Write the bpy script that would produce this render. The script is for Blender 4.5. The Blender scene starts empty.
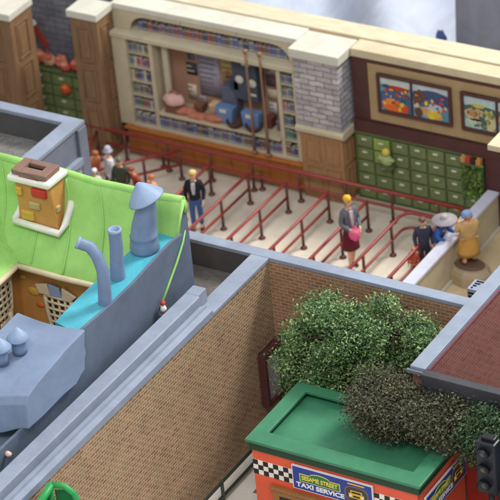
import bpy, bmesh, math, random
from math import sin, cos, pi, radians
from mathutils import Vector, Matrix, noise
random.seed(7)
C = bpy.context.scene
COL = C.collection

# ------------------------------------------------------------------ helpers
class MB:
    """collects verts and faces, builds one mesh object"""
    def __init__(s): s.v = []; s.f = []; s.m = []; s.s = []
    def add(s, vs, fs, mi=0, smooth=False):
        o = len(s.v); s.v += [tuple(p) for p in vs]
        for f in fs: s.f.append([i + o for i in f]); s.m.append(mi); s.s.append(smooth)
        return s
    def box(s, x0, x1, y0, y1, z0, z1, mi=0):
        return s.add([(x, y, z) for z in (z0, z1) for y in (y0, y1) for x in (x0, x1)],
              [(0,2,3,1),(4,5,7,6),(0,1,5,4),(2,6,7,3),(0,4,6,2),(1,3,7,5)], mi)
    def prism(s, poly, axis, a, b, mi=0):
        """polygon in the two other axes (in xyz order), extruded along axis from a to b"""
        n = len(poly); vs = []
        for t in (a, b):
            for (p, q) in poly:
                vs.append({'X': (t, p, q), 'Y': (p, t, q), 'Z': (p, q, t)}[axis])
        fs = [list(range(n)), list(range(2*n-1, n-1, -1))]
        for i in range(n): fs.append((i, (i+1) % n, n+(i+1) % n, n+i))
        return s.add(vs, fs, mi)
    def tube(s, pts, r, n=10, mi=0, cap=True):
        pts = [Vector(p) for p in pts]; rs = r if isinstance(r, (list, tuple)) else [r]*len(pts)
        vs = []; u = None
        for i, p in enumerate(pts):
            d = (pts[min(i+1, len(pts)-1)] - pts[max(i-1, 0)]).normalized()
            if u is None: u = d.orthogonal().normalized()
            u = (u - d*u.dot(d))
            u = u.normalized() if u.length > 1e-6 else d.orthogonal().normalized()
            w = d.cross(u)
            for k in range(n):
                a = 2*pi*k/n; vs.append(p + (u*cos(a) + w*sin(a))*rs[i])
        fs = []
        for i in range(len(pts)-1):
            for k in range(n): fs.append((i*n+k, i*n+(k+1) % n, (i+1)*n+(k+1) % n, (i+1)*n+k))
        s.add(vs, fs, mi, True)
        if cap:
            L = (len(pts)-1)*n
            s.add(vs[:n], [list(range(n-1, -1, -1))], mi); s.add(vs[L:], [list(range(n))], mi)
        return s
    def lathe(s, prof, c=(0,0,0), n=20, mi=0, axis=(0,0,1), sx=1, sy=1, smooth=True):
        q = Vector((0,0,1)).rotation_difference(Vector(axis)); c = Vector(c); vs = []
        for (r, z) in prof:
            for k in range(n):
                a = 2*pi*k/n; vs.append(c + q @ Vector((r*cos(a)*sx, r*sin(a)*sy, z)))
        fs = []
        for i in range(len(prof)-1):
            for k in range(n): fs.append((i*n+k, i*n+(k+1) % n, (i+1)*n+(k+1) % n, (i+1)*n+k))
        s.add(vs, fs, mi, smooth)
        L = (len(prof)-1)*n
        if prof[0][0] > 1e-4: s.add(vs[:n], [list(range(n-1, -1, -1))], mi)
        if prof[-1][0] > 1e-4: s.add(vs[L:], [list(range(n))], mi)
        return s
    def ball(s, c, rx, ry, rz, n=14, mi=0, jit=0.0, rot=None):
        vs = []; fs = []; m = n//2; c = Vector(c)
        for i in range(m+1):
            th = pi*i/m
            for k in range(n):
                a = 2*pi*k/n; d = Vector((sin(th)*cos(a), sin(th)*sin(a), cos(th)))
                j = 1 + jit*noise.noise(d*2.3 + c*3.1)
                p = Vector((d.x*rx, d.y*ry, d.z*rz))*j
                if rot: p = rot @ p
                vs.append(c + p)
        for i in range(m):
            for k in range(n): fs.append((i*n+k, (i+1)*n+k, (i+1)*n+(k+1) % n, i*n+(k+1) % n))
        return s.add(vs, fs, mi, True)
    def build(s, name, mats, parent=None, base=None, bevel=0.0, label=None, seg=2):
        b = Vector(base) if base is not None else (BASE.get(parent.name, Vector((0,0,0))) if parent else Vector((0,0,0)))
        me = bpy.data.meshes.new(name)
        me.from_pydata([Vector(p) - b for p in s.v], [], s.f)
        for p, mi, sm in zip(me.polygons, s.m, s.s): p.material_index = mi; p.use_smooth = sm
        bm = bmesh.new(); bm.from_mesh(me)
        bmesh.ops.remove_doubles(bm, verts=bm.verts, dist=1e-5)
        bmesh.ops.recalc_face_normals(bm, faces=bm.faces); bm.to_mesh(me); bm.free()
        for m in (mats if isinstance(mats, (list, tuple)) else [mats]): me.materials.append(m)
        o = bpy.data.objects.new(name, me); COL.objects.link(o)
        if parent: o.parent = parent
        else: o.location = b
        BASE[o.name] = b
        if bevel > 0:
            md = o.modifiers.new('bevel', 'BEVEL'); md.width = bevel; md.segments = seg; md.limit_method = 'ANGLE'
        if label: o['label'] = label
        return o
BASE = {}
def tag(o, label, cat, group=None):
    o['label'] = label; o['category'] = cat
    if group: o['group'] = group
    return o
def thing(name, label, cat, base=(0,0,0), group=None):
    o = bpy.data.objects.new(name, None); COL.objects.link(o); o.location = base
    o.empty_display_size = .2
    BASE[o.name] = Vector(base)
    return tag(o, label, cat, group)
def structure(o): o['kind'] = 'structure'; return o
def copy_tree(o, parent=None):
    c = o.copy(); COL.objects.link(c)
    if parent: c.parent = parent
    BASE[c.name] = BASE[o.name]
    for ch in [x for x in bpy.data.objects if x.parent == o]: copy_tree(ch, c)
    return c
ORD = ['first','second','third','fourth','fifth','sixth','seventh','eighth','ninth','tenth','eleventh','twelfth',
       'thirteenth','fourteenth','fifteenth','sixteenth','seventeenth','eighteenth','nineteenth','twentieth']
ORD += ['twenty-' + a for a in ORD[:9]] + ['thirtieth'] + ['thirty-' + a for a in ORD[:9]] + ['fortieth'] + ['forty-' + a for a in ORD[:9]]

# ------------------------------------------------------------------ materials
def lin(c):
    return tuple((v/255/12.92 if v/255 <= .04045 else ((v/255+.055)/1.055)**2.4) for v in c) + (1,)
def nodes(name):
    m = bpy.data.materials.new(name); m.use_nodes = True
    nt = m.node_tree; b = nt.nodes['Principled BSDF']
    return m, nt, b
def N(nt, t, **k):
    n = nt.nodes.new(t)
    for a, v in k.items():
        if a in n.inputs: n.inputs[a].default_value = v
        else: setattr(n, a, v)
    return n
def scale_c(c, f): return tuple(min(1, x*f) for x in c[:3]) + (1,)
def pm(name, rgb, rough=.6, var=.12, scale=4, bump=.15, spec=.35, fine=40, metal=0):
    """painted / moulded surface: mottled base colour, varying roughness, slight relief"""
    m, nt, b = nodes(name); c = lin(rgb)
    tc = N(nt, 'ShaderNodeTexCoord')
    n1 = N(nt, 'ShaderNodeTexNoise', Scale=scale, Detail=6, Roughness=.65); nt.links.new(tc.outputs['Object'], n1.inputs['Vector'])
    n2 = N(nt, 'ShaderNodeTexNoise', Scale=fine, Detail=3); nt.links.new(tc.outputs['Object'], n2.inputs['Vector'])
    r = N(nt, 'ShaderNodeValToRGB'); r.color_ramp.elements[0].position = .3; r.color_ramp.elements[1].position = .7
    r.color_ramp.elements[0].color = scale_c(c, 1-var); r.color_ramp.elements[1].color = scale_c(c, 1+var)
    nt.links.new(n1.outputs['Fac'], r.inputs['Fac'])
    n3 = N(nt, 'ShaderNodeTexNoise', Scale=.55, Detail=8, Roughness=.75, Distortion=.8); nt.links.new(tc.outputs['Object'], n3.inputs['Vector'])
    r3 = N(nt, 'ShaderNodeValToRGB'); r3.color_ramp.elements[0].position = .38; r3.color_ramp.elements[1].position = .66
    r3.color_ramp.elements[0].color = (.80,.79,.77,1); r3.color_ramp.elements[1].color = (1.06,1.06,1.06,1)
    nt.links.new(n3.outputs['Fac'], r3.inputs['Fac'])
    mu = nt.nodes.new('ShaderNodeMixRGB'); mu.blend_type = 'MULTIPLY'; mu.inputs[0].default_value = .75
    nt.links.new(r.outputs['Color'], mu.inputs[1]); nt.links.new(r3.outputs['Color'], mu.inputs[2]); nt.links.new(mu.outputs[0], b.inputs['Base Color'])
    mr = N(nt, 'ShaderNodeMapRange'); mr.inputs[3].default_value = max(.05, rough-.12); mr.inputs[4].default_value = min(1, rough+.12)
    nt.links.new(n1.outputs['Fac'], mr.inputs[0]); nt.links.new(mr.outputs[0], b.inputs['Roughness'])
    b.inputs['Specular IOR Level'].default_value = spec; b.inputs['Metallic'].default_value = metal
    if bump:
        bp = N(nt, 'ShaderNodeBump', Strength=bump, Distance=.02); nt.links.new(n2.outputs['Fac'], bp.inputs['Height'])
        nt.links.new(bp.outputs['Normal'], b.inputs['Normal'])
    return m
def brick(name, axes, c1, c2, c3, mortar, w, h, gap=.012, rough=.85, bump=.6, warp=0.0, sq=1.0):
    m, nt, b = nodes(name)
    tc = N(nt, 'ShaderNodeTexCoord'); sp = N(nt, 'ShaderNodeSeparateXYZ'); cb = N(nt, 'ShaderNodeCombineXYZ')
    nt.links.new(tc.outputs['Object'], sp.inputs[0])
    for i, a in enumerate(axes): nt.links.new(sp.outputs[a], cb.inputs[i])
    vec = cb.outputs[0]
    nw = N(nt, 'ShaderNodeTexNoise', Scale=2.2, Detail=3); nt.links.new(tc.outputs['Object'], nw.inputs['Vector'])
    if warp:
        mx = N(nt, 'ShaderNodeVectorMath', operation='MULTIPLY_ADD'); mx.inputs[1].default_value = (warp,)*3
        n9 = N(nt, 'ShaderNodeTexNoise', Scale=5, Detail=3); nt.links.new(tc.outputs['Object'], n9.inputs['Vector'])
        nt.links.new(n9.outputs['Color'], mx.inputs[0]); nt.links.new(vec, mx.inputs[2]); vec = mx.outputs[0]
    bt = N(nt, 'ShaderNodeTexBrick', Scale=1.0); bt.inputs['Brick Width'].default_value = w; bt.inputs['Row Height'].default_value = h
    bt.inputs['Mortar Size'].default_value = gap; bt.inputs['Mortar Smooth'].default_value = .25; bt.inputs['Bias'].default_value = -.1
    bt.squash = sq
    nt.links.new(vec, bt.inputs['Vector'])
    bt.inputs['Color1'].default_value = lin(c1); bt.inputs['Color2'].default_value = lin(c2); bt.inputs['Mortar'].default_value = lin(mortar)
    # a third brick colour and dirt come in patches
    cr = N(nt, 'ShaderNodeValToRGB'); cr.color_ramp.elements[0].position = .42; cr.color_ramp.elements[1].position = .62
    nt.links.new(nw.outputs['Fac'], cr.inputs['Fac'])
    mx3 = N(nt, 'ShaderNodeMix', data_type='RGBA', blend_type='MIX'); mx3.inputs['B'].default_value = lin(c3) if False else (0,0,0,1)
    mul = N(nt, 'ShaderNodeMath', operation='MULTIPLY'); mul.inputs[1].default_value = .55
    nt.links.new(cr.outputs['Color'], mul.inputs[0])
    inv = N(nt, 'ShaderNodeMath', operation='SUBTRACT'); inv.inputs[0].default_value = 1.0; nt.links.new(bt.outputs['Fac'], inv.inputs[1])
    mul2 = N(nt, 'ShaderNodeMath', operation='MULTIPLY'); nt.links.new(mul.outputs[0], mul2.inputs[0]); nt.links.new(inv.outputs[0], mul2.inputs[1])
    mm = nt.nodes.new('ShaderNodeMixRGB'); nt.links.new(mul2.outputs[0], mm.inputs[0]); nt.links.new(bt.outputs['Color'], mm.inputs[1]); mm.inputs[2].default_value = lin(c3)
    nt.nodes.remove(mx3)
    n2 = N(nt, 'ShaderNodeTexNoise', Scale=28, Detail=4); nt.links.new(tc.outputs['Object'], n2.inputs['Vector'])
    m2 = nt.nodes.new('ShaderNodeMixRGB'); m2.blend_type = 'OVERLAY'; m2.inputs[0].default_value = .35
    nt.links.new(mm.outputs[0], m2.inputs[1]); nt.links.new(n2.outputs['Fac'], m2.inputs[2])
    n5 = N(nt, 'ShaderNodeTexNoise', Scale=.7, Detail=9, Roughness=.72, Distortion=.6); nt.links.new(tc.outputs['Object'], n5.inputs['Vector'])
    r5 = N(nt, 'ShaderNodeValToRGB'); r5.color_ramp.elements[0].position = .35; r5.color_ramp.elements[1].position = .68
    r5.color_ramp.elements[0].color = (.74,.73,.70,1); r5.color_ramp.elements[1].color = (1.06,1.05,1.04,1)
    nt.links.new(n5.outputs['Fac'], r5.inputs['Fac'])
    m5 = nt.nodes.new('ShaderNodeMixRGB'); m5.blend_type = 'MULTIPLY'; m5.inputs[0].default_value = .8
    nt.links.new(m2.outputs[0], m5.inputs[1]); nt.links.new(r5.outputs['Color'], m5.inputs[2])
    nt.links.new(m5.outputs[0], b.inputs['Base Color'])
    b.inputs['Roughness'].default_value = rough; b.inputs['Specular IOR Level'].default_value = .25
    ad = N(nt, 'ShaderNodeMath', operation='MULTIPLY_ADD'); ad.inputs[1].default_value = .35
    nt.links.new(n2.outputs['Fac'], ad.inputs[0]); nt.links.new(inv.outputs[0], ad.inputs[2])
    bp = N(nt, 'ShaderNodeBump', Strength=bump, Distance=.03); nt.links.new(ad.outputs[0], bp.inputs['Height']); nt.links.new(bp.outputs['Normal'], b.inputs['Normal'])
    return m
def gravel(name, rgb, scale=9):
    m, nt, b = nodes(name); c = lin(rgb)
    tc = N(nt, 'ShaderNodeTexCoord'); v = N(nt, 'ShaderNodeTexVoronoi', Scale=scale); n = N(nt, 'ShaderNodeTexNoise', Scale=3, Detail=8, Roughness=.7)
    nt.links.new(tc.outputs['Object'], v.inputs['Vector']); nt.links.new(tc.outputs['Object'], n.inputs['Vector'])
    r = N(nt, 'ShaderNodeValToRGB'); r.color_ramp.elements[0].color = scale_c(c, .5); r.color_ramp.elements[1].color = scale_c(c, 1.45)
    mx = nt.nodes.new('ShaderNodeMixRGB'); mx.inputs[0].default_value = .6; nt.links.new(v.outputs['Color'], mx.inputs[1]); nt.links.new(n.outputs['Fac'], mx.inputs[2])
    nt.links.new(mx.outputs[0], r.inputs['Fac']); nt.links.new(r.outputs[0], b.inputs['Base Color']); b.inputs['Roughness'].default_value = .9
    bp = N(nt, 'ShaderNodeBump', Strength=.8, Distance=.05); nt.links.new(v.outputs['Distance'], bp.inputs['Height']); nt.links.new(bp.outputs['Normal'], b.inputs['Normal'])
    return m
def leafmat(name, ca, cb, cc):
    m, nt, b = nodes(name)
    g = N(nt, 'ShaderNodeNewGeometry'); tc = N(nt, 'ShaderNodeTexCoord'); n = N(nt, 'ShaderNodeTexNoise', Scale=1.6, Detail=3)
    nt.links.new(tc.outputs['Object'], n.inputs['Vector'])
    a = N(nt, 'ShaderNodeMath', operation='MULTIPLY_ADD'); a.inputs[1].default_value = .75
    nt.links.new(g.outputs['Random Per Island'], a.inputs[0])
    mr = N(nt, 'ShaderNodeMapRange'); mr.inputs[1].default_value = .3; mr.inputs[2].default_value = .7; mr.inputs[3].default_value = 0; mr.inputs[4].default_value = .3
    nt.links.new(n.outputs['Fac'], mr.inputs[0]); nt.links.new(mr.outputs[0], a.inputs[2])
    r = N(nt, 'ShaderNodeValToRGB'); e = r.color_ramp.elements; e[0].color = lin(ca); e[1].color = lin(cc); x = e.new(.55); x.color = lin(cb)
    nt.links.new(a.outputs[0], r.inputs['Fac']); nt.links.new(r.outputs[0], b.inputs['Base Color'])
    b.inputs['Roughness'].default_value = .55; b.inputs['Specular IOR Level'].default_value = .4
    return m
def woodmat(name, rgb, rough=.5, axis_scale=(6,6,.7)):
    m, nt, b = nodes(name); c = lin(rgb)
    tc = N(nt, 'ShaderNodeTexCoord'); mp = N(nt, 'ShaderNodeMapping'); mp.inputs['Scale'].default_value = axis_scale
    n = N(nt, 'ShaderNodeTexNoise', Scale=3, Detail=7, Roughness=.7, Distortion=.6)
    nt.links.new(tc.outputs['Object'], mp.inputs[0]); nt.links.new(mp.outputs[0], n.inputs['Vector'])
    r = N(nt, 'ShaderNodeValToRGB'); r.color_ramp.elements[0].position = .3; r.color_ramp.elements[1].position = .72
    r.color_ramp.elements[0].color = scale_c(c, .72); r.color_ramp.elements[1].color = scale_c(c, 1.2)
    nt.links.new(n.outputs['Fac'], r.inputs['Fac']); nt.links.new(r.outputs[0], b.inputs['Base Color']); b.inputs['Roughness'].default_value = rough
    b.inputs['Specular IOR Level'].default_value = .3
    bp = N(nt, 'ShaderNodeBump', Strength=.2, Distance=.02); nt.links.new(n.outputs['Fac'], bp.inputs['Height']); nt.links.new(bp.outputs['Normal'], b.inputs['Normal'])
    return m

M = {}
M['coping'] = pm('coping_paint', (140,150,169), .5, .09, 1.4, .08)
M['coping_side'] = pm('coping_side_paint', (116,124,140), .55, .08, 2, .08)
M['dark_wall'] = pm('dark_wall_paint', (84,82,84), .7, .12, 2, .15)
M['brick_left'] = brick('tan_brown_brick', 'YZ', (164,130,100), (126,92,72), (146,126,92), (192,176,150), .20, .086, .011)
M['brick_back'] = brick('red_brown_brick', 'XZ', (162,118,92), (136,98,76), (152,124,92), (182,158,132), .23, .098, .012)
M['brick_right'] = brick('dark_red_brick', 'YZ', (152,92,84), (128,76,70), (140,98,90), (164,120,112), .23, .098, .012)
M['stone'] = brick('grey_ledge_stone', 'XZ', (204,198,198), (160,156,160), (150,146,150), (128,122,126), .5, .17, .016, .85, .9, .10)
M['stone_side'] = brick('grey_ledge_stone_side', 'YZ', (196,196,204), (164,164,174), (148,148,158), (128,126,134), .5, .17, .016, .85, .9, .10)
M['stone_dark'] = brick('blue_grey_stone', 'XZ', (128,130,142), (108,110,124), (98,100,112), (84,84,94), .5, .2, .012, .9, .6, .14)
M['gravel'] = gravel('roof_gravel', (118,116,114))
M['gravel_dark'] = gravel('roof_gravel_dark', (98,92,88), 6)
M['gravel_light'] = gravel('stone_chips', (150,152,160), 11)
M['floor'] = pm('queue_floor_paint', (212,202,186), .6, .10, .9, .12)
M['floor_cream'] = pm('cream_floor_paint', (214,194,156), .6, .06, 1.2, .1)
M['cream'] = pm('cream_cap_paint', (208,205,192), .5, .05, 2, .05)
M['cream_wall'] = pm('cream_wall_paint', (196,184,158), .55, .06, 2, .08)
M['tan_cap'] = pm('tan_cap_paint', (202,188,158), .55, .06, 2, .06)
M['strip'] = woodmat('pale_wood_strip', (206,194,166), .55, (.5,5,5))
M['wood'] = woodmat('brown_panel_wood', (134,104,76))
M['wood_pale'] = woodmat('light_brown_wood', (164,124,88))  # paler brown than the panel wood, for the pillar base
M['maroon'] = pm('maroon_paint', (84,52,50), .5, .1, 3, .08)
M['khaki'] = pm('khaki_panel_paint', (168,144,106), .6, .06, 3, .08)
M['red'] = pm('rail_red_paint', (146,54,50), .4, .14, 5, .06, .5)
M['post'] = pm('rail_post_paint', (96,50,42), .45, .2, 5, .06, .5)
M['locker'] = pm('locker_green_paint', (92,106,70), .5, .16, 3, .1)
M['locker_door'] = pm('locker_door_green', (116,130,84), .45, .16, 3, .1)
M['locker_bright'] = pm('locker_bright_green', (142,162,82), .45, .1, 3, .1)
M['handle'] = pm('handle_pale_metal', (214,214,196), .35, .05, 6, 0, .6)
M['green_roof'] = pm('lime_clay', (152,204,110), .5, .09, 1.1, .16)
M['ochre'] = pm('ochre_clay', (196,142,78), .55, .1, 1.6, .12)
M['cyan'] = pm('cyan_paint', (76,172,192), .5, .07, 2, .08)
M['pipe'] = pm('blue_grey_clay', (116,136,168), .5, .07, 3, .1)
M['pipe_light'] = pm('pale_blue_clay', (142,162,194), .5, .05, 3, .1)
M['grey_face'] = pm('slate_grey_paint', (98,110,130), .6, .08, 1.5, .12)
M['lowroof'] = pm('blue_grey_roof_clay', (126,143,172), .5, .08, .9, .18)
M['white'] = pm('white_trim_clay', (232,230,222), .5, .04, 4, .08)
M['lattice'] = pm('bone_white_clay', (214,198,166), .55, .06, 4, .1)
M['hole'] = pm('window_dark', (38,36,40), .3, .1, 4, 0)
M['brown_cap'] = pm('grey_brown_clay', (134,104,92), .55, .08, 4, .12)
M['stone_red'] = pm('red_clay', (196,52,50), .45, .08, 4, .1)
M['stone_yellow'] = pm('yellow_clay', (206,168,70), .5, .08, 4, .1)
M['stone_grey'] = pm('grey_tan_clay', (186,164,112), .5, .08, 4, .1)
M['stone_orange'] = pm('orange_clay', (200,104,42), .5, .08, 4, .1)
M['taxi_green'] = pm('taxi_roof_green', (60,124,92), .45, .12, 1.3, .12)
M['taxi_fascia'] = pm('dark_green_paint', (28,62,44), .5, .1, 3, .06)
M['taxi_orange'] = pm('taxi_orange_red', (222,92,62), .5, .06, 2, .08)
M['taxi_dark'] = pm('deep_red_paint', (150,40,30), .5, .08, 2, .08)
M['black'] = pm('black_paint', (26,26,30), .4, .1, 4, 0)
M['chk_white'] = pm('check_white', (232,224,216), .5, .04, 4, 0)
M['blue'] = pm('sign_blue', (40,62,148), .4, .06, 3, 0)
M['sign_white'] = pm('sign_white', (228,228,232), .4, .03, 3, 0)
M['sign_green'] = pm('sign_green', (52,116,66), .4, .05, 3, 0)
M['sign_yellow'] = pm('sign_yellow', (232,212,96), .4, .05, 3, 0)
M['taxi_yellow'] = pm('taxi_yellow', (226,178,48), .4, .05, 3, 0)
M['fence'] = pm('dark_green_rail', (66,80,72), .4, .1, 4, .05, .5)
M['pave_white'] = pm('pale_pavement', (226,222,214), .7, .06, 1.5, .1)
M['pave_brown'] = pm('brown_pavement', (128,104,88), .75, .12, 2, .1)
M['ground'] = pm('base_board', (140,132,122), .8, .12, .8, .1)
M['bark'] = woodmat('bark', (84,66,52), .85, (3,3,1))
M['leaf1'] = leafmat('leaf_green', (26,46,28), (82,118,68), (174,196,132))
M['leaf2'] = leafmat('leaf_purple_brown', (34,33,27), (72,74,52), (124,120,92))
M['leaf3'] = leafmat('leaf_dark_green', (20,34,24), (46,74,44), (96,122,78))
M['glass_pale'] = pm('pale_board_panel', (172,176,188), .25, .06, 2, 0, .5)
M['cloth'] = pm('white_cloth', (178,186,202), .8, .03, .5, .1)
M['cloth_grey'] = pm('grey_board', (156,158,172), .7, .05, .5, .05)
M['cloth_blue'] = pm('blue_cloth', (78,100,160), .8, .06, 1, .1)
M['counter'] = woodmat('orange_brown_wood', (172,104,50), .45, (.8,6,6))
M['room_wall'] = pm('reddish_brown_board', (180,140,120), .6, .1, 1.5, .1)
M['green_bright'] = pm('bright_green_plastic', (40,150,78), .4, .06, 3, .05)
M['skin'] = pm('skin', (222,172,142), .5, .05, 8, 0)
M['tan_base'] = pm('tan_stone_base', (176,160,134), .7, .08, 3, .2)
M['pink_strip'] = pm('pink_flashing', (214,120,140), .5, .06, 3, 0)
M['charcoal'] = pm('charcoal_cap', (64,64,70), .55, .1, 3, .08)
M['door_brown'] = woodmat('mid_brown_timber', (150,104,60))
def cm(name, rgb, rough=.7): 
    k = 'c_' + name
    if k not in M: M[k] = pm(name, rgb, rough, .1, 6, .08)
    return M[k]

# ------------------------------------------------------------------ setting: ground, floors, backdrop
structure(MB().box(-60, 60, -60, 7, -.5, -.06).build('ground', M['ground']))
structure(MB().box(-10, 7.6, -6.44, 3.5, -.05, 0).build('queue_floor', M['floor']))
structure(MB().box(7.62, 13, -6.44, 3.5, -.05, .004).build('side_floor', M['floor_cream']))
structure(MB().box(6.86, 30, -40, -6.8, -.05, -.004).build('pavement', M['pave_white']))
mb = MB()
for y in (-9.6, -10.35, -11.1, -12.0, -13.0, -14.2): mb.box(7.75, 9.0, y-.28, y, -.004, .002)
structure(mb.build('pavement_stripes', M['pave_brown']))
# cloth heaped behind the model, in folds
mb = MB(); nx, ny = 90, 50; vs = []; fs = []
for j in range(ny+1):
    for i in range(nx+1):
        x = -26 + 30.2*i/nx; y = 7.5 + 26*j/ny
        u = x*.75 + y*.55
        z = 1.0 + (y-7.5)*.16 + .85*sin(u*.95 + 1.1*sin(y*.21)) + .5*sin(u*2.1+1.3+.6*sin(x*.3)) + .5*noise.noise(Vector((x*.16, y*.16, 2)))
        vs.append((x, y, z))
for j in range(ny):
    for i in range(nx): a = j*(nx+1)+i; fs.append((a, a+1, a+nx+2, a+nx+1))
mb.add(vs, fs, 0, True)
o = structure(mb.build('backdrop_cloth', M['cloth']))
mb = MB(); vs = []; nx = 220
for zz in (-.06, 3, 6, 9):
    for i in range(nx+1):
        x = 3.8 + 34*i/nx; vs.append((x + .06*(zz-3), 9.0 + .22*sin(x*2.1) + .12*sin(x*4.7+1) + .05*zz*sin(x*1.3), zz))
mb.add(vs, [(r_*(nx+1)+i, r_*(nx+1)+i+1, (r_+1)*(nx+1)+i+1, (r_+1)*(nx+1)+i) for r_ in range(3) for i in range(nx)], 0, True)
o = structure(mb.build('backdrop_curtain', M['cloth_grey'])); q = o.modifiers.new('thick','SOLIDIFY'); q.thickness = .05
structure(MB().box(-60, 60, 36, 36.5, -.5, 24).build('backdrop_panel', M['cloth_grey']))
tag(MB().ball((-4.6, 8.4, 2.35), 1.2, .7, .75, 20, 0, .5).build('folded_cloth', M['cloth_blue'], base=(-4.6,8.4,1.6)), 'crumpled blue cloth lying behind the pale strip on the white drapery', 'cloth')
tag(MB().ball((3.62, 8.45, 2.35), .16, .2, .45, 16, 0, .4).build('small_blue_pouch', M['cloth_blue'], base=(3.75,8.4,1.9)), 'small blue pouch behind the wall between white drapery and grey board', 'pouch')

# ------------------------------------------------------------------ parapet walls around the courtyard
t = thing('courtyard_brick_wall', 'long tan brick wall with grey coping running up to the courtyard corner', 'wall', (6.6,-13,0))
MB().box(6.5, 6.84, -26, -6.79, -.05, 4.66).build('brick_face', M['brick_left'], t)
MB().box(6.36, 6.86, -9.42, -6.79, 4.66, 4.76).build('coping', M['coping'], t, bevel=.015)
p = MB().prism([(6.12,4.4),(6.495,4.4),(6.495,4.664),(6.78,4.664),(6.86,4.664),(6.86,4.84),(6.70,4.87),(6.68,4.93),(6.62,4.93),(6.60,4.86),(6.52,4.87),(6.52,5.12),(6.49,5.15),(6.14,5.15),(6.12,5.13)], 'Y', -26, -9.44)
p.build('raised_coping', M['coping'], t)
MB().box(6.12, 6.48, -9.43, -9.06, 4.5, 5.15).build('coping_end', M['coping'], t, bevel=.015)
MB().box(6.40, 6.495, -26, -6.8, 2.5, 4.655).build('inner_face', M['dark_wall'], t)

t = thing('queue_back_parapet', 'grey topped brick parapet between the courtyard tree and the queue floor', 'wall', (8,-6.6,0))
MB().box(6.5, 12.2, -6.78, -6.47, -.05, 4.65).build('brick_face', M['brick_back'], t)
MB().box(0, 12.22, -6.785, -6.45, 4.65, 4.76).build('coping', M['coping'], t, bevel=.015)
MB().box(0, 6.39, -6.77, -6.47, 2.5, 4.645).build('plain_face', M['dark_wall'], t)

t = thing('gravel_roof_well', 'dark grey gravel roof sunk between lime green cottage and brick wall', 'roof', (5,-8,4))
MB().prism([(0,-6.79),(6.395,-6.79),(6.395,-16),(5.95,-16),(5.95,-8.3),(0,-8.3)], 'Z', 3.8, 4.02).build('gravel_bed', M['gravel_dark'], t)

# left grey building
t = thing('grey_roof_building', 'grey parapet building with gravel roof at far left', 'building', (-3,-4,0))
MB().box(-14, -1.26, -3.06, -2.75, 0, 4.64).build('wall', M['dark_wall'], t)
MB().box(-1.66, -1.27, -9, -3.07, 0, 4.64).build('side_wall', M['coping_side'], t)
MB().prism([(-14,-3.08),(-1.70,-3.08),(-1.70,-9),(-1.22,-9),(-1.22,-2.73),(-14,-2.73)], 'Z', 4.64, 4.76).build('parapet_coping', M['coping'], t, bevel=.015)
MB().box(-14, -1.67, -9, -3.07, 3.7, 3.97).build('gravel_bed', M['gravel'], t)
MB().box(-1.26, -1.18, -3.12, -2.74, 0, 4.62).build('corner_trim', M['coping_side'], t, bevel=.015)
MB().box(-1.265, -1.20, -9, -3.13, 0, 3.62).build('stone_facing', M['gravel_light'], t)
MB().box(-1.265, -1.12, -9, -3.125, 3.62, 3.82).build('ledge', M['coping'], t, bevel=.01)

# right brick building: left wall with brick inside, dark front trim
t = thing('red_brick_building', 'red brick building with wide grey coping and charcoal front edge at right', 'building', (12.4,-8,0))
MB().box(12.24, 12.54, -9.5, -4.2, 0, 4.65).build('side_wall', M['brick_right'], t)
MB().prism([(12.2,-9.52),(12.59,-9.52),(12.59,-4.2),(12.2,-4.2)], 'Z', 4.65, 4.765).build('coping', M['coping'], t, bevel=.015)
MB().box(12.545, 12.57, -9.3, -4.2, 4.57, 4.645).build('flashing', M['pink_strip'], t)
MB().box(12.60, 22, -9.75, -9.52, 4.42, 4.765).build('front_cap', M['charcoal'], t, bevel=.015)
MB().box(12.56, 22, -9.73, -9.53, 0, 4.415).build('front_wall', M['charcoal'], t)
MB().box(12.55, 22, -9.52, -4.2, 1.5, 1.7).build('inner_floor', M['charcoal'], t)
MB().box(12.14, 12.59, -9.6, -9.53, 4.61, 4.70).build('coping_foot', M['coping_side'], t, bevel=.01)

# small louvre vent beside the coping
t = thing('louvre_vent', 'small white louvred vent beside the grey coping at right', 'vent', (11.9,-5.6,4.3))
MB().box(11.82, 12.19, -5.9, -5.45, 0, 4.6).build('housing', M['coping'], t, bevel=.01)
mb = MB()
for k in range(4): mb.box(11.86, 12.15, -5.915, -5.895, 4.2+.09*k, 4.24+.09*k)
for k in range(4): mb.box(11.9, 11.94+.05*k, -5.85+.1*k, -5.8+.1*k, 4.6, 4.612)
mb.build('slats', M['black'], t)

# ------------------------------------------------------------------ back wall of the queue room
t = thing('queue_room_wall', 'cream capped back wall of the queue room with pale strip on top', 'wall', (0,3.8,0))
MB().box(-4.3, 3.5, 4.02, 4.2, 0, 4.6).build('rear_panel', M['cream_wall'], t)
MB().box(3.5, 13, 3.45, 4.05, 2.56, 4.52).build('upper_panel', M['maroon'], t)
MB().box(3.5, 13, 3.85, 4.05, -.05, 2.2).build('lower_panel', M['maroon'], t)
MB().box(3.5, 13, 3.35, 3.85, 2.19, 2.555).build('maroon_band', M['maroon'], t, bevel=.01)
MB().box(7.56, 8.5, 3.36, 3.84, 0, 2.185).build('end_post', M['maroon'], t, bevel=.01)
MB().box(8.51, 13, 3.5, 3.84, 0, 2.185).build('end_panel', M['cream_wall'], t)
MB().box(3.52, 13, 3.42, 4.0, 4.525, 4.77).build('tan_cap', M['tan_cap'], t, bevel=.015)
MB().box(-4.28, 1.9, 3.30, 4.0, 4.60, 4.78).build('cream_cap', M['cream'], t, bevel=.015)
MB().box(-14, 14, 4.06, 4.75, 4.4, 4.80).build('wood_strip', M['strip'], t, bevel=.02)
MB().box(-14, 14, 4.001, 4.058, 4.4, 4.72).build('strip_groove', M['khaki'], t)
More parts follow.
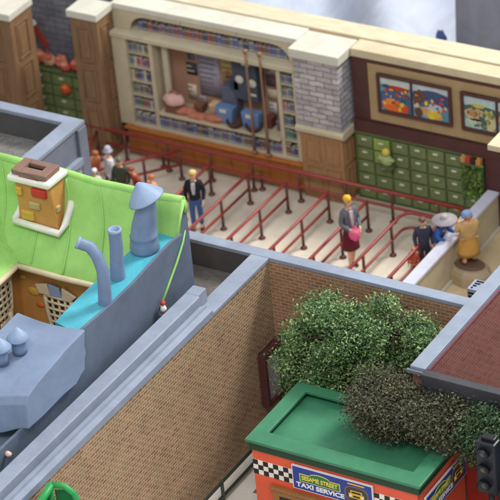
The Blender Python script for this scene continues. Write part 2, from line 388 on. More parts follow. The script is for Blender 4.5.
# arched fascia over the bookcase
arch = [(-4.28,3.99),(-3.72,3.99)]
for k in range(7): a = pi/2*k/6; arch.append((-3.72 + .55*(1-cos(a)), 3.99 + .47*sin(a)))
for k in range(7): a = pi/2*(1-k/6); arch.append((1.6 - .55*(1-cos(a)), 3.99 + .47*sin(a)))
arch += [(1.6,3.99),(1.9,3.99),(1.9,4.595),(-4.28,4.595)]
mb = MB()
for (a, b) in zip(arch[1:-4], arch[2:-3]):
    mb.add([(a[0],3.33,a[1]),(b[0],3.33,b[1]),(b[0],3.33,4.595),(a[0],3.33,4.595),(a[0],3.42,a[1]),(b[0],3.42,b[1]),(b[0],3.42,4.595),(a[0],3.42,4.595)],
           [(0,1,2,3),(7,6,5,4),(0,4,5,1),(3,2,6,7)])
mb.box(-4.28,-3.72,3.33,3.42,3.99,4.595); mb.box(1.6,1.9,3.33,3.42,3.99,4.595)
mb.build('arched_fascia', M['cream_wall'], t)
mb = MB()
for x in (-1.95, -.1): mb.box(x-.012, x+.012, 3.32, 3.335, 4.48, 4.59)
mb.build('fascia_joint', M['khaki'], t)

# pilasters
def pilaster(label, x0, x1, y0, y1, group='wooden pilasters'):
    t = thing('wooden_pilaster', label, 'pilaster', ((x0+x1)/2, (y0+y1)/2, 0), group)
    MB().box(x0, x1, y0, y1, -.05, 4.55).build('shaft', M['wood'], t, bevel=.02)
    mb = MB().box(x0-.06, x1+.06, y0-.07, y1+.02, 4.55, 4.78); mb.build('cap', M['cream'], t, bevel=.02)
    for (z0, z1) in ((.35,1.6), (1.85,2.95), (3.15,4.3)):
        mb = MB(); w = (x1-x0)
        a, b = x0+.2*w, x1-.22*w
        for q in ((a, a+.05, z0, z1), (b-.05, b, z0, z1), (a+.05, b-.05, z0, z0+.05), (a+.05, b-.05, z1-.05, z1)): mb.box(q[0], q[1], y0-.035, y0+.005, q[2], q[3])
        mb.box(a+.12, b-.12, y0-.025, y0+.005, z0+.12, z1-.12)
        d = y1-y0; a, b = y0+.2*d, y1-.25*d
        for q in ((a, a+.05, z0, z1), (b-.05, b, z0, z1), (a+.05, b-.05, z0, z0+.05), (a+.05, b-.05, z1-.05, z1)): mb.box(x1-.005, x1+.035, q[0], q[1], q[2], q[3])
        mb.box(x1-.005, x1+.025, a+.12, b-.12, z0+.12, z1-.12)
        mb.build('moulding', M['wood'], t, bevel=.01)
    return t
pilaster('brown panelled pilaster between the lockers and the bookcase', -5.2, -4.28, 2.5, 3.3)
pilaster('brown panelled pilaster in the top left corner', -8.4, -6.68, 1.6, 2.7)
t = thing('blue_grey_stone_wall', 'blue grey stone wall between the two brown pilasters', 'wall', (-6.5,4.2,0))
MB().box(-10, -4.31, 3.95, 4.05, -.05, 4.62).build('stone_face', M['stone_dark'], t)

# stone pillar
t = thing('stone_pillar', 'grey stone pillar with cream cap beside the bookcase', 'pillar', (2.75,3.2,0))
MB().box(2.0, 3.40, 2.84, 3.8, 2.36, 4.5).build('stone_shaft', [M['stone'], M['stone_side']], t)
o = [x for x in bpy.data.objects if x.parent == t][0]
for f in o.data.polygons:
    if abs(f.normal.x) > .5: f.material_index = 1
MB().box(1.92, 3.5, 2.76, 3.9, 4.5, 4.785).build('cap', M['cream'], t, bevel=.02)
MB().prism([(2.78,2.36),(2.72,2.3),(2.72,2.2),(2.8,2.12),(3.82,2.12),(3.82,2.36)], 'X', 1.94, 3.49).build('ledge', M['cream_wall'], t, bevel=.015)
b_ = MB().box(2.02, 3.38, 2.86, 3.8, -.05, 2.12).build('wood_base', M['wood_pale'], t)
mb = MB()
for (x0, x1) in ((2.14,2.64), (2.76,3.26)):
    for (z0, z1) in ((.2,1.1), (1.25,1.95)):
        for q in ((x0,x0+.05,z0,z1),(x1-.05,x1,z0,z1),(x0+.05,x1-.05,z0,z0+.05),(x0+.05,x1-.05,z1-.05,z1)): mb.box(q[0],q[1],2.83,2.865,q[2],q[3])
for (y0, y1) in ((2.96,3.3),(3.42,3.74)):
    for (z0, z1) in ((.2,1.1), (1.25,1.95)):
        for q in ((y0,y0+.05,z0,z1),(y1-.05,y1,z0,z1),(y0+.05,y1-.05,z0,z0+.05),(y0+.05,y1-.05,z1-.05,z1)): mb.box(3.375,3.41,q[0],q[1],q[2],q[3])
mb.build('panel_moulding', M['wood_pale'], t)

# ------------------------------------------------------------------ bookcase wall
t = thing('bookcase', 'wide cream built-in bookcase with shelves of books at both ends', 'bookcase', (-1.1,3.5,0))
mb = MB().box(-4.24, -3.76, 3.06, 3.95, .95, 3.82); mb.build('stile', M['cream_wall'], t, bevel=.015)
MB().box(1.78, 1.98, 3.06, 3.95, .95, 3.82).build('stile', M['cream_wall'], t, bevel=.015)
MB().box(-4.26, 2.0, 3.02, 3.95, 3.82, 3.98).build('lintel', M['cream_wall'], t, bevel=.02)
MB().box(-3.03, -2.9, 3.12, 3.95, .95, 3.82).build('upright', M['cream_wall'], t, bevel=.01)
MB().box(1.22, 1.34, 3.12, 3.95, .95, 3.82).build('upright', M['cream_wall'], t, bevel=.01)
MB().box(-3.75, 1.77, 3.9, 3.96, .95, 3.82).build('rear_board', M['room_wall'], t)
SH = [3.36, 2.90, 2.44, 1.98, 1.54]
for z in SH:
    MB().box(-3.755, -3.035, 3.14, 3.895, z-.035, z).build('shelf', M['cream_wall'], t)
    MB().box(1.345, 1.775, 3.14, 3.895, z-.035, z).build('shelf', M['cream_wall'], t)
MB().box(-2.895, 1.215, 3.05, 3.895, 1.48, 1.56).build('shelf', M['cream_wall'], t, label='long cream middle shelf', bevel=.01)
MB().box(-3.755, 1.775, 3.05, 3.895, .95, 1.03).build('shelf', M['cream_wall'], t, label='bottom shelf over the counter')

def book_mesh():
    mb = MB()
    mb.box(-.5,.5,-.5,-.42,0,1,0); mb.box(-.5,-.42,-.42,.5,0,1,0); mb.box(.42,.5,-.42,.5,0,1,0)
    mb.box(-.42,.42,-.42,.46,.03,.96,1)
    mb.box(-.5,.5,-.515,-.5,.12,.17,1); mb.box(-.5,.5,-.515,-.5,.8,.85,1)
    return mb
paper = cm('book_paper', (222,212,188))
BC = {'blue': (78,92,150), 'purple': (104,82,128), 'red': (150,64,62), 'teal': (64,122,128), 'green': (74,108,72), 'brown': (112,80,62),
      'pink': (190,120,138), 'cream': (206,194,166), 'grey': (120,122,134), 'navy': (50,56,92), 'yellow': (196,168,92), 'orange': (186,112,64)}
for k, c in BC.items(): M['bk_'+k] = pm('book_cover_'+k, tuple(int(v*.72+150*.28) for v in c), .6, .12, 5, .05)
proto = None
def book(x, y, z, w, d, h, colr, label, group, lean=0):
    global proto
    if proto is None:
        proto = book_mesh().build('book', [M['bk_blue'], paper], base=(0,0,0)); o = proto
    else: o = proto.copy(); COL.objects.link(o)
    o.location = (x, y, z); o.scale = (w, d, h); o.rotation_euler = (0, lean, 0)
    o.material_slots[0].link = 'OBJECT'; o.material_slots[0].material = M['bk_'+colr]
    tag(o, label, 'book', group)
def row(x0, x1, y, z, hmax, where, group, pal, wr=(.07,.13)):
    x = x0; i = 0; last = None
    while True:
        w = random.uniform(*wr)
        if x + w > x1: break
        c = random.choice([q for q in pal if q != last]); last = c
        h = hmax*random.uniform(.72, .98)
        book(x+w/2, y+.12, z+.002, w*.95, .24, h, c, f'{c} book, {ORD[i]} from the left on {where}', group)
        x += w + .006; i += 1
RN = ['top shelf', 'second shelf down', 'third shelf down', 'fourth shelf down', 'fifth shelf down']
gay = ['teal','pink','purple','blue','red','cream','green','grey']
dull = ['blue','purple','navy','brown','grey','cream','red']
for z, nm in zip(SH, RN):
    row(-3.74, -3.05, 3.2, z, .36, f'the {nm} of the left bookcase end', 'books at the left end of the bookcase', gay if z > 2.6 else dull+['green'])
    row(1.36, 1.76, 3.2, z, .36, f'the {nm} of the right bookcase end', 'books at the right end of the bookcase', ['teal','purple','green','pink','grey','navy','blue'])
row(-3.74, 1.76, 3.14, 1.03, .38, 'the bottom shelf above the counter', 'books along the bottom shelf', ['blue','purple','navy','grey','brown','purple'], (.1,.2))
row(-3.5, 1.45, 3.46, 3.985, .36, 'the ledge in the arch over the bookcase', 'books in the arch over the bookcase', ['purple','blue','brown','grey','navy','red'], (.1,.18))

# things in the middle of the bookcase
def flat(name, label, cat, x0, x1, z0, z1, rgb, y=3.895, rows=0, ink=(120,116,130), th=.012, group=None):
    t = thing(name, label, cat, ((x0+x1)/2, y, z0), group)
    mb = MB(); n = 6
    vs = []
    for j in range(2):
        for i in range(n+1): vs.append((x0+(x1-x0)*i/n, y-th-.02*sin(pi*i/n)*(.4+.6*j), z0+(z1-z0)*j))
    mb.add(vs, [(i, i+1, n+2+i, n+1+i) for i in range(n)], 0, True)
    o = mb.build('sheet', cm(name+'_'+'_'.join(map(str,rgb)), rgb), t)
    s = o.modifiers.new('thick','SOLIDIFY'); s.thickness = .006
    if rows:
        mb = MB()
        for k in range(rows):
            zz = z1-(k+.8)*(z1-z0)/(rows+.6); L = random.uniform(.5,.85)
            mb.box(x0+.08*(x1-x0), x0+L*(x1-x0), y-th-.035, y-th-.028, zz, zz+.25*(z1-z0)/(rows+.6))
        mb.build('drawn_lines', cm('ink_'+'_'.join(map(str,ink)), ink), t)
flat('pinned_note', 'white note pinned high beside the cream post', 'note', -2.32, -2.0, 3.3, 3.62, (222,216,214))
flat('pinned_photo', 'dark photo pinned under the white note', 'photo', -2.28, -1.92, 2.55, 2.95, (70,66,82), rows=2, ink=(200,190,180))
flat('pinned_drawing', 'tall lavender drawing sheet pinned left of the yellow map', 'drawing', -1.88, -1.15, 1.95, 3.3, (172,164,180), rows=8)
flat('pinned_map', 'yellowed map pinned beside the dark machine', 'map', -1.08, -.5, 2.5, 3.5, (196,176,122), rows=5, ink=(150,128,86))
flat('pinned_paper', 'white paper pinned high between the two brown poles', 'paper', .42, .74, 3.15, 3.5, (206,202,206), rows=3)
flat('pinned_card', 'orange card pinned right of the brown poles', 'card', .86, 1.19, 2.95, 3.6, (186,120,82), rows=3, ink=(150,92,62))
flat('pinned_portrait', 'dark picture with pale disc pinned under the orange card', 'picture', .84, 1.18, 2.35, 2.85, (74,70,86), rows=0)
rp = random.Random(5)
PAL = [('cream',(214,202,176)),('grey',(168,166,176)),('pale blue',(150,172,196)),('rust',(176,112,84)),('tan',(190,160,120)),('white',(218,214,210)),('teal',(96,132,138)),('plum',(120,92,112))]
spots = [(-2.3,1.75,.3,.5),(-1.95,1.62,.24,.3),(-1.05,1.7,.3,.5),(-.95,2.68,.2,.26),(-.75,3.55,.5,.22),(-1.8,3.38,.55,.32),(-2.2,3.05,.22,.2),(.4,2.72,.3,.34),(.42,2.3,.34,.34),(.44,3.55,.28,.22),(.86,3.64,.3,.16),(-1.1,2.28,.26,.2)]
for q, (xa, za, ww, hh) in enumerate(spots):
    nmc, cc = PAL[q % len(PAL)]
    flat('pinned_card', f'{nmc} card pinned inside the bookcase, ' + ['below the dark photo','beside the lavender drawing foot','left above the first blue bin','just under the yellowed map','over the top of the yellowed map','above the lavender drawing','between white note and dark photo','half way up between the brown poles','low between the brown poles','at the very top between the poles','above the orange card','next to the lower left cabinet'][q], 'card', xa, xa+ww, za, za+hh, cc, 3.88, rows=rp.choice([0,2,3]), ink=tuple(int(v*.6) for v in cc))
tag(MB().lathe([(.13,0),(.13,.01)], (1.01,3.83,2.6), 16, 0, (0,-1,0)).build('paper_disc', cm('disc_pale',(200,196,204)), base=(1.01,3.83,2.5)), 'pale round disc stuck on the dark pinned picture', 'disc')
flat('pinned_paper', 'white paper pinned low left of the right brown pole', 'paper', .42, .68, 1.75, 2.2, (214,208,208), rows=3)
flat('pinned_sheet', 'white sheet pinned low beside the right bookcase end', 'paper', .84, 1.14, 1.62, 2.2, (208,204,206), rows=4)
tag(MB().box(-2.7, -2.52, 3.3, 3.42, 1.56, 3.82).build('cream_post', M['cream_wall'], base=(-2.6,3.36,1.56), bevel=.015), 'slim cream post standing inside the bookcase next to the left shelves', 'post')
t = thing('dial_machine', 'dark blue cabinet machine with two pale round dials', 'machine', (.0,3.6,2.35))
MB().box(-.45, .34, 3.45, 3.88, 2.35, 3.72).build('cabinet', cm('machine_navy',(72,80,96)), t, bevel=.02)
MB().box(-.95, -.45, 3.55, 3.88, 1.562, 2.6).build('lower_cabinet', cm('machine_slate',(98,102,122)), t, bevel=.02)
for (x, z) in ((-.22, 3.0), (.2, 2.95)): MB().lathe([(.0,.03),(.12,.03),(.14,0)], (x,3.45,z), 16, 0, (0,-1,0)).build('dial', cm('dial_face',(214,208,196)), t)
MB().box(-.1,.15,3.43,3.455,3.5,3.57).build('plate', M['handle'], t)
MB().box(.1,.3,3.43,3.455,2.55,2.62).build('plate', M['handle'], t)
for i, (x, lb) in enumerate(((-.85, 'blue storage bin left on the bookcase shelf below the map'), (.02, 'blue storage bin under the machine with the dials'))):
    t = thing('storage_bin', lb, 'bin', (x+.15,3.4,1.56), 'blue storage bins')
    MB().prism([(x-.1,1.56),(x+.38,1.56),(x+.44,2.1),(x-.16,2.1)], 'Y', 3.2, 3.5).build('tub', cm('bin_blue',(108,136,184)), t, bevel=.03)
    MB().box(x+.02,x+.24,3.17,3.2,1.95,2.05).build('name_tag', M['handle'], t)
t = thing('pink_bag', 'pale pink round bag on the shelf beside the cream post', 'bag', (-2.5,3.3,1.56))
MB().ball((-2.42,3.28,1.98), .34, .22, .2, 16, 0, .3).build('bag_body', cm('bag_pink',(222,178,170)), t)
MB().tube([(-2.6,3.28,2.1),(-2.5,3.26,2.26),(-2.35,3.26,2.28),(-2.25,3.28,2.12)], .025).build('strap', cm('bag_strap',(170,110,100)), t)
MB().box(-2.7,-2.2,3.15,3.45,1.561,1.8).build('stand', cm('bag_stand',(128,84,66)), t, bevel=.02)
t = thing('red_blanket', 'rumpled orange red blanket heaped along the cream shelf', 'blanket', (-1.6,3.3,1.56))
mb = MB()
for k in range(7): mb.ball((-2.15+.2*k,3.28+.05*sin(k*2),1.62+.05*cos(k)), .22, .16, .13+.03*sin(k*3), 12, 0, .5)
mb.build('folds', cm('blanket_red',(190,120,96)), t)
for x, lb in ((-.35, 'dark brown bowl on the shelf under the blue bins'), (.28, 'dark brown bowl on the shelf left of the brown poles')):
    tag(MB().lathe([(.0,0),(.14,0),(.22,.1),(.27,.2),(.23,.2),(.16,.08),(0,.05)], (x,3.2,1.561), 18).build('bowl', cm('bowl_brown',(84,58,52)), base=(x,3.2,1.561)), lb, 'bowl', 'brown bowls')
for x, lb in ((.37, 'left of two slim brown reflection streaks shaped as poles in front of the bookcase'), (.83, 'right of two slim brown reflection streaks shaped as poles in front of the bookcase')):
    t = thing('reflection_pole', lb, 'pole', (x,2.98,.98), 'brown reflection poles before the bookcase')  # brown streaks read as reflections, given the shape of standing poles
    MB().tube([(x,2.98,1.0),(x+.01,2.98,2.2),(x,2.98,3.4),(x,2.98,4.22)], [.045,.038,.038,.035]).build('shaft', cm('pole_brown',(146,110,86)), t)
    MB().lathe([(.09,0),(.09,.05),(.05,.09)], (x,2.98,.972), 14).build('foot', cm('pole_brown',(146,110,86)), t)
    MB().ball((x,2.98,4.26),.075,.075,.075).build('finial', cm('pole_brown',(146,110,86)), t)
for i,(x,z,w_x,h_x,c,lb) in enumerate(((-1.75,1.565,.26,.22,(120,80,66),'small brown box on the cream shelf under the lavender drawing'),(-1.25,1.565,.2,.34,(196,170,132),'tan box standing on the cream shelf left of the first blue bin'),(.62,1.565,.18,.3,(110,64,60),'dark red box on the cream shelf behind the right brown pole'),(1.0,1.565,.22,.26,(120,100,112),'plum box on the cream shelf beside the right bookcase end'),(-.42,2.62,.3,.3,(60,70,92),'slate box stacked on the lower left cabinet'))):
    t = thing('storage_box', lb, 'box', (x,3.6,z), 'boxes inside the bookcase')
    MB().box(x-w_x/2,x+w_x/2,3.45,3.75,z,z+h_x).build('carton', cm('carton_%d'%i,c), t, bevel=.015)
    MB().box(x-w_x/2-.012,x+w_x/2+.012,3.44,3.76,z+h_x+.001,z+h_x+.05).build('lid', cm('carton_lid_%d'%i,tuple(min(255,int(v*1.15)) for v in c)), t, bevel=.01)
# curved counter
t = thing('orange_counter', 'long orange brown wooden counter front below the bookcase', 'counter', (-1.2,3.1,0))
mb = MB(); pts = []
for k in range(25):
    x = -4.0 + 5.95*k/24; pts.append((x, 2.97 - .0*k))
mb.box(-4.0, 1.95, 3.0, 3.6, 0, .86); mb.build('front', M['counter'], t)
MB().box(-4.05, 1.97, 2.9, 3.6, .865, .945).build('top', M['counter'], t, bevel=.025)
for k in range(9): MB().box(-3.7+.64*k, -3.66+.64*k, 2.975, 3.001, .08, .85).build('batten', M['counter'], t)
MB().box(-4.0,1.95,2.97,3.0,0,.07).build('plinth', M['wood'], t)

# ------------------------------------------------------------------ lockers
def lockers(label, x0, cols, cw, rows, rh, y0, y1, special=()):
    t = thing('locker_bank', label, 'lockers', (x0+cols*cw/2, y1, 0), 'green locker banks')
    H = rows*rh+.08
    MB().box(x0-.05, x0+cols*cw+.05, y0, y1, -.05, H).build('carcass', M['locker'], t)
    MB().box(x0-.07, x0+cols*cw+.07, y0-.05, y1, H, H+.06).build('top', M['locker'], t, bevel=.01)
    for c in range(cols):
        for r in range(rows):
            xa, za = x0+c*cw, .05+r*rh
            sp = (c, r) in special
            mb = MB().box(xa+.035, xa+cw-.035, y0-(.09 if sp else .04), y0-.001, za+.03, za+rh-.03)
            d = mb.build('door', M['locker_bright'] if sp else M['locker_door'], t, bevel=.018, label='bright green door' if sp else None)
            yy = y0-(.09 if sp else .04)
            MB().box(xa+cw*.5-.075, xa+cw*.5+.075, yy-.04, yy, za+rh*.62, za+rh*.62+.055).build('handle', M['handle'], d, bevel=.01)
    return t
lockers('green locker bank under the framed pictures', 3.52, 7, .56, 5, .41, 3.4, 3.84, ((1,4),(1,3)))
lockers('green locker bank between the two brown pilasters', -8.3, 4, .76, 5, .38, 3.35, 3.9)

def bundle(name, label, cat, c, s, rgb, rgb2, group=None):
    """soft bag: sagging body, flap and carrying loop"""
    x, y, z = c; t = thing(name, label, cat, (x,y,z), group)
    MB().ball((x,y,z+s*.52), s*.62, s*.42, s*.53, 16, 0, .35).build('body', cm('bundle_%d_%d_%d'%rgb, rgb), t)
    MB().ball((x,y-.12*s,z+s*.86), s*.42, s*.36, s*.2, 14, 0, .4).build('flap', cm('bundle_%d_%d_%d'%rgb2, rgb2), t)
    MB().tube([(x-.2*s,y,z+s*.95),(x-.1*s,y-.02,z+s*1.2),(x+.12*s,y-.02,z+s*1.2),(x+.22*s,y,z+s*.95)], .03*s+.01).build('loop', cm('bundle_%d_%d_%d'%rgb2, rgb2), t)
G = 'soft bags on the left lockers'
bundle('soft_bag', 'salmon pink soft bag, leftmost on the left lockers', 'bag', (-7.3,3.6,2.045), .38, (208,112,84), (226,150,124), G)
bundle('soft_bag', 'pale coral soft bag in the middle on the left lockers', 'bag', (-6.55,3.6,2.045), .36, (222,138,118), (206,116,98), G)
bundle('soft_bag', 'small tan soft bag between the salmon and coral bags', 'bag', (-6.92,3.55,2.045), .36, (206,160,128), (190,96,78), G)
bundle('soft_bag', 'small rose red soft bag in front of the coral bag', 'bag', (-6.28,3.42,2.045), .3, (200,88,80), (222,150,120), G)
bundle('soft_bag', 'red soft bag next to the right pilaster on the left lockers', 'bag', (-5.95,3.55,2.045), .36, (206,84,66), (216,120,104), G)
bundle('soft_bag', 'small orange red bag hung on the left locker front', 'bag', (-6.2,3.2,1.42), .27, (214,84,44), (226,128,60), G)
t = thing('leaning_signboard', 'red board with white end leaning above the salmon bag', 'board', (-7.2,3.7,2.6))
mb = MB(); mb.prism([(-7.55,3.28),(-7.4,3.42),(-6.95,2.72),(-7.1,2.58)], 'Y', 3.6, 3.68); mb.build('plank', cm('board_red',(150,58,46)), t, bevel=.01)
MB().prism([(-7.56,3.3),(-7.41,3.44),(-7.32,3.30),(-7.47,3.16)], 'Y', 3.57, 3.71).build('white_end', M['white'], t, bevel=.01)
MB().tube([(-7.02,3.64,2.66),(-7.02,3.64,2.05)], .03).build('prop', cm('board_red',(150,58,46)), t)
t = thing('plush_toy', 'small yellow green plush toy on a ledge in front of the right lockers', 'toy', (4.55,3.2,1.35))
MB().ball((4.56,3.22,1.52),.2,.14,.18,14,0,.2).build('body', cm('plush_green',(158,178,120)), t)
MB().ball((4.56,3.2,1.8),.12,.11,.12,14,0,.1).build('head', cm('plush_yellow',(214,190,92)), t)
for s in (-1,1): MB().ball((4.56+.17*s,3.18,1.58),.1,.06,.06).build('arm', cm('plush_green',(158,178,120)), t)
MB().box(4.36,4.78,3.1,3.36,1.3,1.37).build('ledge', M['locker'], t)
# toys and leaves in the right end cubby
t = thing('leafy_garland', 'trailing leafy garland hanging at the right end of the lockers', 'garland', (7.2,3.25,1.0))
mb = MB()
for k in range(260):
    x = random.uniform(6.9,7.52); z = random.uniform(.9,2.0); y = random.uniform(3.14,3.3); a = random.uniform(0,pi); s = random.uniform(.04,.08)
    d = Vector((cos(a),random.uniform(-.5,.5),sin(a)))*s; e = Vector((-sin(a)*.5,random.uniform(-.4,.4),cos(a)*.5))*s; p = Vector((x,y,z))
    mb.add([p-d,p+e,p+d,p-e],[(0,1,2,3)])
mb.build('leaves', leafmat('leaf_garland',(40,66,26),(84,118,46),(130,160,70)), t)
MB().box(6.85,7.52,3.16,3.36,1.965,1.998).build('shelf', M['locker'], t)
MB().tube([(6.9,3.28,2.0),(7.2,3.28,1.8),(7.3,3.28,1.4),(7.45,3.28,.9)], .02).build('stem', M['bark'], t)
for i, (x, c, lb) in enumerate(((6.95,(196,150,96),'tan toy block first in the row above the garland'),(7.1,(186,72,48),'red toy block second in the row above the garland'),(7.25,(60,44,40),'dark toy block third in the row above the garland'),(7.42,(206,140,70),'orange toy block last in the row above the garland'))):
    tag(MB().box(x-.07,x+.07,3.2,3.35,2.0,2.16).lathe([(.05,0),(.05,.05)],(x,3.27,2.16),10).build('toy_block', cm('toyblk_%d'%i,c), base=(x,3.27,2.0), bevel=.015), lb, 'toy block', 'toy blocks above the garland')

# framed pictures
def painting(label, x0, x1, z0, z1, seed, split, y=3.44):
    rnd = random.Random(seed)
    t = thing('framed_picture', label, 'picture', ((x0+x1)/2, y, z0), 'framed pictures on the maroon wall')
    mb = MB(); w = .09
    for q in ((x0-w,x0,z0-w,z1+w),(x1,x1+w,z0-w,z1+w),(x0,x1,z0-w,z0),(x0,x1,z1,z1+w)): mb.box(q[0],q[1],y-.09,y-.005,q[2],q[3])
    mb.build('frame', M['maroon'], t, bevel=.015)
    MB().box(split-.025, split+.025, y-.08, y-.03, z0, z1).build('mullion', M['maroon'], t)
    for (a, b, pal) in ((x0, split-.026, 0), (split+.026, x1, 1)):
        c = MB().box(a, b, y-.03, y-.005, z0, z1).build('canvas', pm('canvas_sky_%d%d'%(seed,pal), ((120,168,190) if seed==1 else (132,160,158)), .45, .25, 2.2, .05), t)
        H = z1-z0; W = b-a
        def blob(n, cx, cz, rx, rz, rgb, lay):
            vs = [(a+W*min(max(cx+rx*cos(q*2*pi/18)*(1+.25*rnd.random()),.01),.99), y-.031-.003*lay, z0+H*min(max(cz+rz*sin(q*2*pi/18)*(1+.25*rnd.random()),.01),.99)) for q in range(18)]
            MB().add(vs, [list(range(18))]).build(n, cm('paint_%d_%d_%d'%rgb, rgb, .45), c)
        pals = [(206,92,50),(226,160,66),(70,96,140),(196,190,170),(120,74,58),(64,110,116),(216,196,84),(176,60,54)] if seed == 1 else [(190,176,130),(92,120,96),(206,200,166),(66,96,90),(176,140,90),(196,186,90)]
        for q in range(26): blob('painted_fleck', rnd.uniform(.08,.92), rnd.uniform(.06,.7), rnd.uniform(.02,.06), rnd.uniform(.02,.07), rnd.choice(pals), 9+q*.1)
        if seed == 1 and pal == 0:
            blob('painted_shape', .5,.9,.6,.16,(196,208,202),1); blob('painted_shape', .5,.3,.6,.34,(64,104,150),2)
            blob('painted_shape', .55,.72,.36,.07,(178,60,52),3); blob('painted_shape', .2,.74,.12,.05,(70,74,110),4); blob('painted_shape', .45,.18,.36,.18,(226,108,44),4)
            blob('painted_shape', .35,.3,.16,.09,(236,140,60),5); blob('painted_shape', .72,.36,.09,.05,(60,84,110),6); blob('painted_shape', .82,.12,.12,.1,(214,74,44),7)
        elif seed == 1:
            blob('painted_shape', .5,.88,.6,.14,(186,200,206),1); blob('painted_shape', .55,.62,.6,.2,(66,82,120),2); blob('painted_shape', .2,.5,.16,.28,(112,70,56),3)
            blob('painted_shape', .35,.26,.22,.16,(198,160,110),4); blob('painted_shape', .6,.36,.2,.12,(186,196,202),5); blob('painted_shape', .52,.14,.12,.13,(226,196,60),6)
            blob('painted_shape', .68,.15,.1,.11,(220,188,70),7); blob('painted_shape', .88,.18,.1,.16,(92,142,176),6); blob('painted_shape', .15,.15,.1,.12,(92,66,58),7)
        else:
            blob('painted_shape', .5,.85,.6,.2,(184,206,208),1); blob('painted_shape', .5,.55,.6,.18,(78,104,98),2); blob('painted_shape', .45,.72,.18,.05,(206,188,74),3)
            blob('painted_shape', .35,.45,.3,.18,(206,176,132),4); blob('painted_shape', .3,.16,.3,.14,(176,200,190),4); blob('painted_shape', .82,.3,.15,.3,(206,196,150),5)
            blob('painted_shape', .82,.5,.08,.1,(150,156,84),6); blob('painted_shape', .6,.2,.09,.14,(70,110,104),6); blob('painted_shape', .25,.48,.1,.08,(196,128,84),7)
# the surround panel behind the pictures
t = thing('picture_surround', 'khaki wall panel around the framed pictures', 'panel', (8,3.44,2.65))
MB().box(4.02, 13, 3.442, 3.449, 2.62, 4.4).build('board', M['khaki'], t)
painting('framed picture pair with orange and yellow shapes, left of two', 4.40, 6.52, 3.04, 4.08, 1, 5.38, 3.44)
painting('framed green and cream picture at the right end', 6.98, 9.3, 3.04, 4.04, 2, 7.98, 3.44)

# cream canopy slab, right
t = thing('cream_canopy', 'cream flat canopy corner jutting in at the right edge', 'canopy', (10.5,2,4.6))
MB().box(9.38, 13, .1, 3.38, 4.62, 4.785).build('slab', M['tan_cap'], t, bevel=.015)
MB().box(9.46, 13, .2, 3.38, 4.45, 4.615).build('soffit', M['maroon'], t)
MB().box(9.9, 10.1, .5, .7, 0, 4.45).build('column', M['maroon'], t, bevel=.02)

# ------------------------------------------------------------------ queue railings
RR, RP = .048, .042
def post(t, x, y, h, name='post'):
    p = MB().tube([(x,y,0),(x,y,h)], RP, 10).build(name, M['post'], t)
    MB().lathe([(.10,0),(.10,.035),(.06,.06),(.045,.09)], (x,y,.001), 14).build('foot_flange', M['post'], p)
t = thing('queue_railing', 'long red railing running along the counter and lockers', 'railing', (1,2.5,0), 'red queue railings')
MB().tube([(-6.2,2.52,.97),(7.3,2.52,.97)], RR+.01).build('top_rail', M['red'], t)
MB().tube([(-6.2,2.52,.5),(7.3,2.52,.5)], RR-.004).build('middle_rail', M['red'], t)
for x in (-5.2,-3.8,-2.34,-.87,.53,2.08,3.56,5.04,6.5): post(t, x, 2.52, .97)
for x in (-2.62, .72): post(t, x, 2.66, .6)

def lane(label, x):
    t = thing('queue_railing', label, 'railing', (x,0,0), 'red queue railings')
    def bend(z): return [(x,1.86,z-.03),(x,1.83,z-.004),(x,1.72,z),(x,-3.8,z)]
    MB().tube(bend(.97), RR).build('top_rail', M['red'], t)
    MB().tube([(x,1.86,.5),(x,-3.8,.5)], RR-.008).build('middle_rail', M['red'], t)
    for y in (1.86, .37, -1.15, -2.65): post(t, x, y, .96)
    return t
r0 = lane('red lane railing right of the man in the black jacket', .79)
LN = [(2.04,'red lane railing below the middle of the stone pillar'),(3.38,'red lane railing first to the left of the woman'),(4.62,'red lane railing directly behind the woman'),]
for x, lb in LN:
    c = copy_tree(r0); c.location.x = x; c['label'] = lb
c = copy_tree(r0); c.location.x = -.5; c['label'] = 'red lane railing passing behind the man in the black jacket'
# looped railing at right
t = thing('queue_railing', 'looped red railing turning back near the low wall', 'railing', (6.4,1,0), 'red queue railings')
for z, r in ((.97,RR),(.5,RR-.008)):
    pts = [(5.84,-3.8,z),(5.84,1.5,z)] + [(5.84+.3*(1-cos(a)),1.5+.3*sin(a),z) for a in (.4,.8,1.2,pi/2)] + [(6.75,1.8,z),(6.95,1.72,z),(7.02,1.5,z),(7.02,-3.8,z)]
    MB().tube(pts, r).build('top_rail' if z > .6 else 'middle_rail', M['red'], t)
for (x, y) in ((5.84,1.0),(5.84,-.6),(6.4,1.8),(7.02,.4),(7.02,-1.2)): post(t, x, y, .96)
# looped railings at left
for (xa, ya, xb, yb, lb) in ((-3.9,.4,-4.6,2.3,'short slanting red railing at the far left of the queue'),(-3.2,.6,-1.72,2.3,'slanting red railing above the crowd at left')):
    t = thing('queue_railing', lb, 'railing', ((xa+xb)/2,(ya+yb)/2,0), 'red queue railings')
    for z, r in ((.97,RR),(.5,RR-.008)): MB().tube([(xa-.4*(xb-xa),ya-.4*(yb-ya),z),(xa,ya,z),(xb,yb,z)], r).build('top_rail' if z > .6 else 'middle_rail', M['red'], t)
    for f in (0,.5,.98): post(t, xa+f*(xb-xa), ya+f*(yb-ya), .96)

# low partition wall
t = thing('low_partition', 'low beige partition with pale grey top at the end of the queue', 'partition', (7.8,.6,0))
MB().box(7.68, 7.92, -6.44, 3.35, 0, 1.12).build('panel', M['cream_wall'], t)
MB().box(7.62, 7.98, -6.44, 3.34, 1.12, 1.22).build('top', pm('pale_lilac_cap',(206,208,226),.3,.04,2,.04,.5), t, bevel=.02)
MB().box(7.921, 7.99, -6.44, 3.34, .005, .11).build('skirting', M['cream'], t, bevel=.01)

